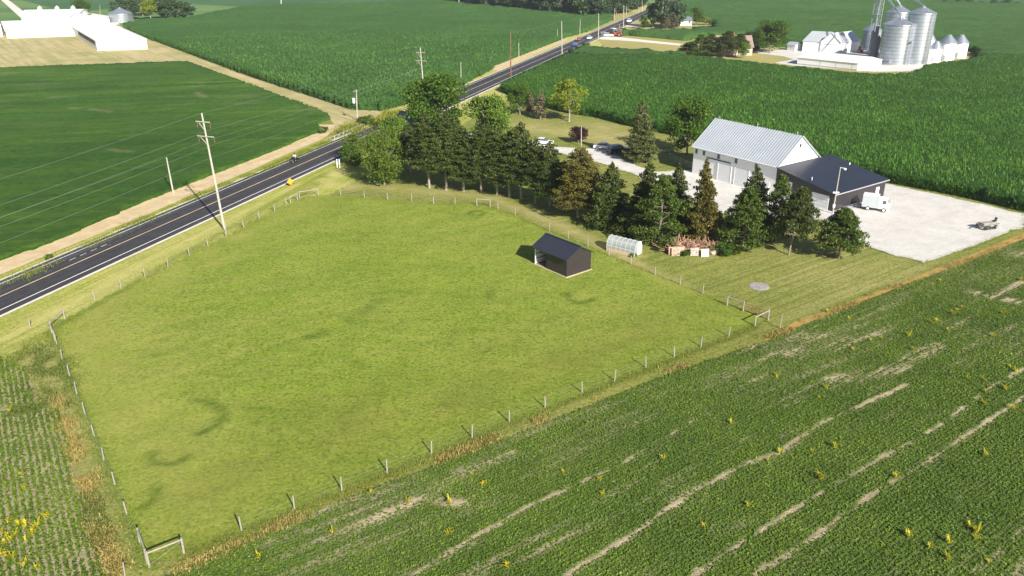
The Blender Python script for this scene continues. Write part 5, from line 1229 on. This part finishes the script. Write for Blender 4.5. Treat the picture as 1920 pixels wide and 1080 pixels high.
# orange road sign, backside and face
w = G(545, 350); o = empty('road_work_sign', (w[0], w[1], 0), R(10)); o.scale = (.68, .68, .75); tag(o, 'orange diamond road sign on a low stand beside the highway', 'sign')
t = MB(); t._add([(-.85, -.02, 1.35), (0, -.02, .5), (.85, -.02, 1.35), (0, -.02, 2.2), (-.85, .02, 1.35), (0, .02, .5), (.85, .02, 1.35), (0, .02, 2.2)], [(0, 1, 2, 3), (7, 6, 5, 4), (0, 4, 5, 1), (1, 5, 6, 2), (2, 6, 7, 3), (3, 7, 4, 0)]); t.build('sign_panel', mat('orange_sign', (.9, .3, .01), .5), o)
t = MB(); t.bar((-.45, .05, 0), (0, .05, 1.3), .05); t.bar((.45, .05, 0), (0, .05, 1.3), .05); t.bar((-.6, .05, .05), (.6, .05, .05), .06); t.build('stand', mat('orange_stand', (.6, .2, .03), .6), o)
for px in (632.5, 637): 
    w = G(px, 314); t = MB(); t.tube([(0, 0, 0), (0, 0, 1.6)], .1, 8); t.lathe([(.13, 1.6), (.05, 1.72)], 8); tag(t.build('marker_pipe', M_trim, loc=(w[0], w[1], 0)), 'white upright marker pipe under the small dark tree, %s of the two' % ('left' if px < 635 else 'right'), 'marker post')

# ------------------------------------------------------------------ VEHICLES
def wheel(o, x, y, r, w, m=None):
    t = MB(); t.lathe([(r * .6, -w / 2), (r * .96, -w / 2), (r, -w / 3), (r, w / 3), (r * .96, w / 2), (r * .6, w / 2)], 18)
    k = t.build('wheel', M_dark, o, loc=(x, y, r)); k.rotation_euler.x = math.pi / 2
    MB().lathe([(r * .58, -w / 2 - .01), (r * .58, w / 2 + .01)], 12).build('rim', m or M_galv, k)
def car(p, rz, m, label, kind='sedan', s=1.0):
    o = empty('parked_car' if 'parked' in label else 'car', (p[0], p[1], .09 if 'parked' not in label else .06), rz); o.scale = (s, s, s); tag(o, label, 'car')
    if kind == 'sedan':
        body = [(-2.25, .35), (2.25, .35), (2.3, .62), (2.15, .8), (1.05, .92), (-1.5, .98), (-2.2, .92), (-2.3, .6)]; cab = [(-1.65, .95), (-.95, 1.4), (.25, 1.42), (1.1, .9)]; roof = (-1.0, .3, 1.4)
    else:
        body = [(-2.3, .4), (2.3, .4), (2.35, .75), (2.2, 1.02), (1.1, 1.12), (-2.25, 1.15), (-2.35, .7)]; cab = [(-2.15, 1.1), (-1.95, 1.72), (.3, 1.74), (1.05, 1.1)]; roof = (-2.0, .3, 1.73)
    MB().profile(body, -.9, .9, lambda z: .06 if z > .8 else 0).build('body', m, o)
    c_ = MB().profile(cab, -.8, .8, lambda z: .12 if z > 1.2 else 0).build('windows', M_glass, o)
    MB().box(roof[0], roof[1], -.66, .66, roof[2], roof[2] + .05).build('roof_panel', m, c_)
    for x_ in (-1.4, 1.4):
        for y_ in (-.82, .82): wheel(o, x_, y_, .33, .2)
    for y_ in (-.6, .6):
        MB().box(2.2, 2.33, y_ - .18, y_ + .18, .58, .72).build('headlight', M_trim, o); MB().box(-2.33, -2.2, y_ - .15, y_ + .15, .68, .8).build('tail_light', M_red, o)
M_carw = mat('white_car_paint', (.75, .76, .78), .25); M_cark = mat('black_car_paint', (.012, .013, .018), .15); M_carb = mat('blue_car_paint', (.03, .12, .4), .25); M_carr = mat('maroon_car_paint', (.2, .015, .03), .25)
gdir = math.atan2(*(G(1146, 279) - G(1122, 277))[::-1])
car(G(1133, 280), R(-18), M_carw, 'white sedan parked on the driveway left of the black car')
car(G(1160, 288), R(22), M_cark, 'black car parked between the white sedan and the grey fir', 'suv', 1.1)
car(G(1018, 271), R(-20), M_carw, 'white car parked farther up the driveway, half hidden by spruces')
rz = RA
car(rd(float(np.dot(G(1079, 86) - R0, dR)), -.4 - 1.4), rz + math.pi * 0, M_carb, 'blue car driving on the highway, nearest of the far cars')
car(rd(float(np.dot(G(1094, 77) - R0, dR)), 1.5), rz + math.pi, M_carr, 'maroon car driving on the highway behind the blue car')
car(rd(float(np.dot(G(1108, 74) - R0, dR)), -1.8), rz, M_carw, 'small white car on the highway right of the maroon car', 'suv', .9)
car(G(1133, 66), R(10), mat('dark_blue_paint', (.04, .05, .09), .3), 'dark car turning into the drive by the orange tractors', 'suv')
car(G(1141, 69), R(-5), M_carw, 'white pickup shaped car in front of the orange tractors', 'suv'); car(G(1180, 42), R(75), M_carw, 'white van on the farthest stretch of highway', 'suv', 1.2)
# box truck by the workshop
wa, wb_ = G(1626, 395), G(1656, 399); d = wb_ - wa; rz = math.atan2(d[1], d[0])
o = empty('box_truck', (wa[0], wa[1], .06), rz); tag(o, 'small white and grey box truck parked beside the black workshop', 'truck'); Lw = float(np.hypot(*d))
xb = Lw * .52
o.location.x += -.0; sy = 1.0
MB().box(-1.0, xb + .15, .0, 1.9, .55, 2.55).build('cargo_box', mat('pale_grey_panel', (.42, .47, .5), .4, var=.04), o)
MB().box(-1.02, xb + .17, -.02, 1.92, 2.55, 2.6).build('box_roof', mat('box_roof_white', (.7, .72, .74), .5), o)
cb = MB().profile([(xb + .2, .5), (Lw + .75, .5), (Lw + .8, 1.1), (Lw + .6, 1.3), (Lw + .35, 2.2), (xb + .2, 2.25)], .08, 1.82).build('cab', M_trim, o)
MB().profile([(Lw + .66, 1.32), (Lw + .42, 2.1), (Lw + .38, 2.1), (Lw + .6, 1.32)], .2, 1.7).build('windshield', M_glass, cb); MB().box(Lw - .35, Lw + .2, .05, .08, 1.4, 2.0).build('side_window', M_glass, cb)
for x_ in (0, Lw):
    for y_ in (.1, 1.8): wheel(o, x_, y_, .36, .24, M_trim)
for y_ in (.35, 1.55): MB().box(Lw + .74, Lw + .82, y_ - .13, y_ + .13, .75, .95).build('headlight', M_glass, o)
MB().box(-1.2, -1.0, .3, 1.6, .4, .55).build('bumper', M_dark, o)
# farm implement on the lot
w = G(1851, 428); o = empty('hay_implement', (w[0], w[1], .06), R(20)); tag(o, 'low grey farm implement with black upright seat parked on the gravel lot', 'farm implement')
t = MB(); t.bar((-1.8, -.6, .7), (1.7, -.6, .75), .14); t.bar((-1.8, .6, .7), (1.7, .6, .75), .14)
for x_ in (-1.7, -.6, .5, 1.5): t.bar((x_, -.8, .72), (x_, .8, .72), .12)
t.build('frame', mat('grey_brown_steel', (.25, .23, .2), .7, var=.3, vscale=5), o)
t = MB(); t.box(-1.5, -.3, -.5, .5, .8, 1.0); t.box(-.1, 1.2, -.45, .45, .8, .95); t.build('deck', mat('pale_deck', (.3, .28, .23), .8, var=.3, vscale=4), o)
t = MB(); t.box(.95, 1.35, -.25, .25, 1.0, 1.1); t.bar((1.35, -.0, 1.05), (1.5, 0, 1.6), .5, .1, (0, 1, 0)); t.build('seat', mat('black_vinyl', (.012, .012, .013), .5), o)
for x_, y_ in ((-1.3, -.75), (-1.3, .75), (.9, -.75), (.9, .75)): wheel(o, x_, y_, .34, .2, M_wood)
t = MB(); t.bar((-1.8, 0, .7), (-2.9, 0, .45), .1); t.build('drawbar', M_dark, o)
for i in range(4): t = MB(); t.lathe([(.28, -.03), (.28, .03)], 12); k = t.build('disc', M_dark, o, loc=(-1.2 + i * .6, -.95, .35)); k.rotation_euler = (math.pi / 2, 0, .3)

# motorcycle and rider on the highway
sm_ = float(np.dot(G(547, 305) - R0, dR)); w = rd(sm_, 1.9); rz = RA + math.pi
mo = empty('motorcycle', (w[0], w[1], .09), rz); mo.scale = (1.1,) * 3; tag(mo, 'dark touring motorcycle riding in the far lane of the highway', 'motorcycle')
for x_ in (-.75, .8): wheel(mo, x_, 0, .32, .14)
MB().profile([(-.9, .55), (-.3, .35), (.45, .35), (.6, .7), (.3, .95), (-.1, .8), (-.75, .78)], -.14, .14).build('body', M_cark, mo)
MB().profile([(.55, .8), (.75, .75), (.65, 1.25), (.55, 1.2)], -.3, .3).build('fairing', M_cark, mo)
t = MB(); t.bar((.5, -.4, 1.05), (.5, .4, 1.05), .04); t.bar((.8, 0, .35), (.5, 0, 1.05), .07); t.build('handlebar', M_galv, mo)
for y_ in (-.33, .33): MB().box(-.95, -.4, y_ - .1, y_ + .1, .45, .78).build('pannier', M_cark, mo)
def figure(name, joints, edges, radii, m, parent=None):
    me = bpy.data.meshes.new(name); me.from_pydata(joints, edges, []); o = link(name, me, m, parent)
    sk = o.modifiers.new('skin', 'SKIN'); sk.use_smooth_shade = True
    for i, r_ in enumerate(radii): me.skin_vertices[0].data[i].radius = r_ if isinstance(r_, tuple) else (r_, r_)
    me.skin_vertices[0].data[0].use_root = True
    sb = o.modifiers.new('sub', 'SUBSURF'); sb.levels = 1; sb.render_levels = 1
    return o
M_skin = mat('skin', (.5, .3, .22), .6)
J = [(-.25, 0, .92), (-.2, 0, 1.15), (-.1, 0, 1.42), (-.06, 0, 1.54), (-.02, 0, 1.68), (-.08, .2, 1.4), (.08, .28, 1.16), (.44, .33, 1.07), (-.08, -.2, 1.4), (.08, -.28, 1.16), (.44, -.33, 1.07),
     (-.18, .12, .86), (.2, .24, .8), (.12, .24, .42), (.3, .25, .38), (-.18, -.12, .86), (.2, -.24, .8), (.12, -.24, .42), (.3, -.25, .38)]
Ed = [(0, 1), (1, 2), (2, 3), (3, 4), (2, 5), (5, 6), (6, 7), (2, 8), (8, 9), (9, 10), (0, 11), (11, 12), (12, 13), (13, 14), (0, 15), (15, 16), (16, 17), (17, 18)]
Rr_ = [(.17, .14), (.16, .13), (.18, .13), .07, .1, .075, .055, .04, .075, .055, .04, .1, .085, .06, .045, .1, .085, .06, .045]
rid = empty('person', (w[0], w[1], .09), rz); rid.scale = (1.1,) * 3; tag(rid, 'rider in a pale shirt and dark helmet sitting on the motorcycle', 'person')
figure('body', J, Ed, Rr_, M_skin, rid)
Js = [(-.25, 0, .95), (-.2, 0, 1.15), (-.1, 0, 1.43), (-.08, .2, 1.4), (.08, .28, 1.16), (-.08, -.2, 1.4), (.08, -.28, 1.16)]
figure('shirt', Js, [(0, 1), (1, 2), (2, 3), (3, 4), (2, 5), (5, 6)], [(.21, .18), (.2, .17), (.21, .16), .1, .075, .1, .075], mat('pale_shirt', (.62, .58, .6), .9), rid)
figure('trousers', [(-.25, 0, .9), (-.18, .12, .86), (.2, .24, .8), (.12, .24, .45), (-.18, -.12, .86), (.2, -.24, .8), (.12, -.24, .45)], [(0, 1), (1, 2), (2, 3), (0, 4), (4, 5), (5, 6)], [(.19, .17), .12, .105, .08, .12, .105, .08], mat('dark_trousers', (.03, .035, .06), .9), rid)
t = MB(); t.lathe([(.03, 1.58), (.13, 1.6), (.16, 1.7), (.14, 1.82), (.04, 1.87)], 12, -.02, 0); t.build('helmet', M_dark, rid, True)

# ------------------------------------------------------------------ VOLUNTEER CORN
M_vc = leafmat('yellow_corn_leaf', (.3, .33, .02), (.55, .46, .03), (.62, .48, .1), .3, 1.5)
def vcorn(seed, n=16, h=.9, s=1.0):
    rs = np.random.default_rng(seed); v, f = [], []
    for i in range(n):
        a = rs.random() * 6.283; b = rs.normal(0, .12 * s, 2); z0 = rs.random() * h * .35; L = rs.uniform(.4, .75) * s; w = .045
        up = rs.uniform(.5, 1.0); d = np.array((math.cos(a), math.sin(a), 0)); sd_ = np.array((-d[1], d[0], 0)) * w; p = np.array((b[0], b[1], z0))
        for k, (fw, uz, ww) in enumerate(((0, 0, .7), (.2, .55, 1.2), (.5, .85, 1), (.85, .75, .2))):
            q_ = p + d * L * fw + np.array((0, 0, L * uz * up * 1.2)); v += [q_ - sd_ * ww, q_ + sd_ * ww]
        o_ = len(v) - 8; f += [(o_ + 2 * k, o_ + 2 * k + 1, o_ + 2 * k + 3, o_ + 2 * k + 2) for k in range(3)]
    o = link('volunteer_corn', npmesh('volunteer_corn', v, f), M_vc)
    return o
vproto = [vcorn(3, 18), vcorn(4, 14, .8), vcorn(5, 22, 1.0, 1.15)]
used_ = [False] * 3
def vc(px, py, s, label, group, i=[0]):
    k = i[0] % 3; i[0] += 1; w = G(px, py)
    if used_[k]: o = vproto[k].copy(); col.objects.link(o)
    else: o = vproto[k]; used_[k] = True
    o.location = (w[0], w[1], .05); s *= .66; o.scale = (s, s, s * random.uniform(.85, 1.15)); o.rotation_euler.z = random.uniform(0, 6.28)
    tag(o, label, 'corn plant', group)
gR = 'yellow volunteer corn plants scattered in the lower right bean field'
for px, py, s, lb in [(1272, 1010 - 0, 0, ''), (1703, 1008, 1.15, 'yellow corn plant left of the pair near the bottom right corner'), (1779, 1020, 1.2, 'largest yellow corn plant near the bottom right corner'), (1777, 1050, .9, 'yellow corn plant just below the largest one, bottom right'), (1742, 1028, .8, 'greenish corn plant between two yellow ones, bottom right'),
                      (1818, 988, .9, 'top plant of the right hand chain of three yellow corn plants'), (1831, 1000, 1.1, 'middle plant of the chain of three yellow corn plants'), (1832, 1012, 1.0, 'lowest plant of the chain of three yellow corn plants'), (1853, 1056, .8, 'greenish corn plant on the dark wheel track, bottom right'),
                      (1538, 900, 1.2, 'big yellow corn plant between the two long wheel tracks'), (1680, 898, 1.1, 'yellow corn plant at the edge of the widest wheel track'), (1318, 990, 1.0, 'yellow corn plant near the bottom, left of the first long wheel track'), (1403, 951, .8, 'pale corn plant above the first long wheel track'),
                      (1462, 851, 1.1, 'yellow corn plant at the upper end of a short wheel track'), (1439, 866, .7, 'faint corn plant beside the short wheel track'), (1566, 842, 1.0, 'yellow corn plant in the green between wheel tracks'), (1522, 848, .7, 'thin corn plant left of the one between wheel tracks'), (1371, 796, 1.0, 'yellow corn plant right of the lower fence middle'),
                      (1848, 856, 1.0, 'yellow corn plant right of the widest wheel track'), (1898, 768, 1.1, 'yellow corn plant on the track near the right edge'), (1847, 738, 1.0, 'upper of two yellow corn plants near the right edge'), (1845, 760, .9, 'lower of two yellow corn plants near the right edge'), (1885, 732, 1.1, 'yellow corn plant close to the right edge above the tracks'),
                      (1548, 730, 1.0, 'yellow corn plant above a faint wheel track'), (1457, 708, .9, 'yellow corn plant below the bare soil patch'), (1536, 748, .6, 'small corn plant below the faint wheel track'), (1904, 698, 1.1, 'broad yellow corn plant at the right edge'), (1844, 715, .9, 'yellow corn plant left of the broad one at the right edge'),
                      (1243, 862, 1.0, 'yellow corn plant below the lower fence middle'), (1123, 902, 1.0, 'yellow corn plant left of a faint track below the fence'), (1129, 928, .7, 'faint corn plant under its yellow neighbour below the fence'), (907, 912, 1.0, 'yellow corn plant left of the lower field middle'), (884, 893, .8, 'pale corn plant beside the fence side streaks'),
                      (843, 945, 1.1, 'orange corn plant on bare soil left of the field middle'), (843, 1002, 1.0, 'yellow corn plant at the bottom, left of the middle'), (950, 1066, 1.2, 'big yellow corn plant at the bottom edge middle'), (765, 942, .8, 'small yellow corn plant near the lower fence'), (696, 926, .7, 'tiny corn plant close to the lower fence'),
                      (623, 1000, .9, 'yellow corn plant at the left end of the lower field'), (486, 1048, .9, 'yellow corn plant near the near corner brace'), (1056, 888, .7, 'pale thin corn plant below the fence'), (1552, 587, 1.1, 'left plant of a yellow row below the gravel lot'), (1785, 590, 1.0, 'left plant of the upper yellow trio on the right'),
                      (1795, 584, 1.0, 'middle plant of the upper yellow trio on the right'), (1803, 580, 1.0, 'right plant of the upper yellow trio on the right'), (1748, 608, 1.0, 'left plant of the lower yellow trio on the right'), (1756, 604, 1.1, 'right plant of the lower yellow trio on the right'), (1777, 622, .9, 'greenish corn plant below the yellow trios'),
                      (1704, 631, 1.0, 'yellow corn plant on the pale streaks'), (1633, 641, .8, 'small yellow corn plant left of the pale streaks'), (1747, 537, .9, 'upper corn plant near the field edge'), (1761, 529, .9, 'corn plant nearest the field edge on the right'), (1870, 522, .8, 'small corn plant right, near the upper field edge'), (1913, 527, 1.1, 'yellow corn plant at the right edge near the top of the field'),
                      (1879, 590, 1.0, 'yellow corn plant on the bare streak at right'), (1862, 632, 1.0, 'yellow green corn plant at mid right'), (1592, 600, .8, 'pale corn plant just below the brown strip'), (1712, 658, .8, 'faint corn plant beside the pale streaks'), (1599, 658, .8, 'little corn plant left of mid right'), (1894, 600 + 90, .8, 'little corn plant near the right edge'), (1814, 712, .8, 'small corn plant above the right track'), (1653, 637, .7, 'faint corn plant in the upper field')]:
    if s: vc(px, py, s * .95, lb, gR)
gL = 'yellow volunteer corn plants in the lower left bean rows'
for px, py, s in [(14, 1008), (8, 1022), (22, 1016), (12, 1046), (24, 1048), (5, 1040), (30, 1004), (34, 988), (18, 980), (50, 1014), (48, 990), (66, 996), (72, 986), (60, 1006), (40, 1030), (2, 1000), (16, 994)] and [(a_, b_, random.uniform(.85, 1.2)) for a_, b_ in [(14, 1008), (8, 1022), (22, 1016), (12, 1046), (24, 1048), (5, 1040), (30, 1004), (34, 988), (18, 980), (50, 1014), (48, 990), (66, 996), (72, 986), (60, 1006), (2, 1000)]]:
    vc(px, py, s, 'yellow corn plant in the dense yellow cluster at the bottom left corner', gL)
for px, py, s, lb in [(90, 972, 1, 'yellow corn plant right of the bottom left cluster'), (84, 970, .8, 'small corn plant touching the one right of the cluster'), (41, 893, .8, 'upper yellow corn plant in the lower left rows'), (45, 918, .8, 'yellow corn plant below the upper one in the left rows'), (46, 1062, .9, 'yellow corn plant below the cluster, left'), (72, 1068, .9, 'yellow corn plant below the cluster, right'),
                      (19, 772, .9, 'yellow corn plant beside the brown gap in the left rows'), (98, 774, .5, 'tiny yellow corn plant at the right end of the brown gap')]: vc(px, py, s, lb, gL)
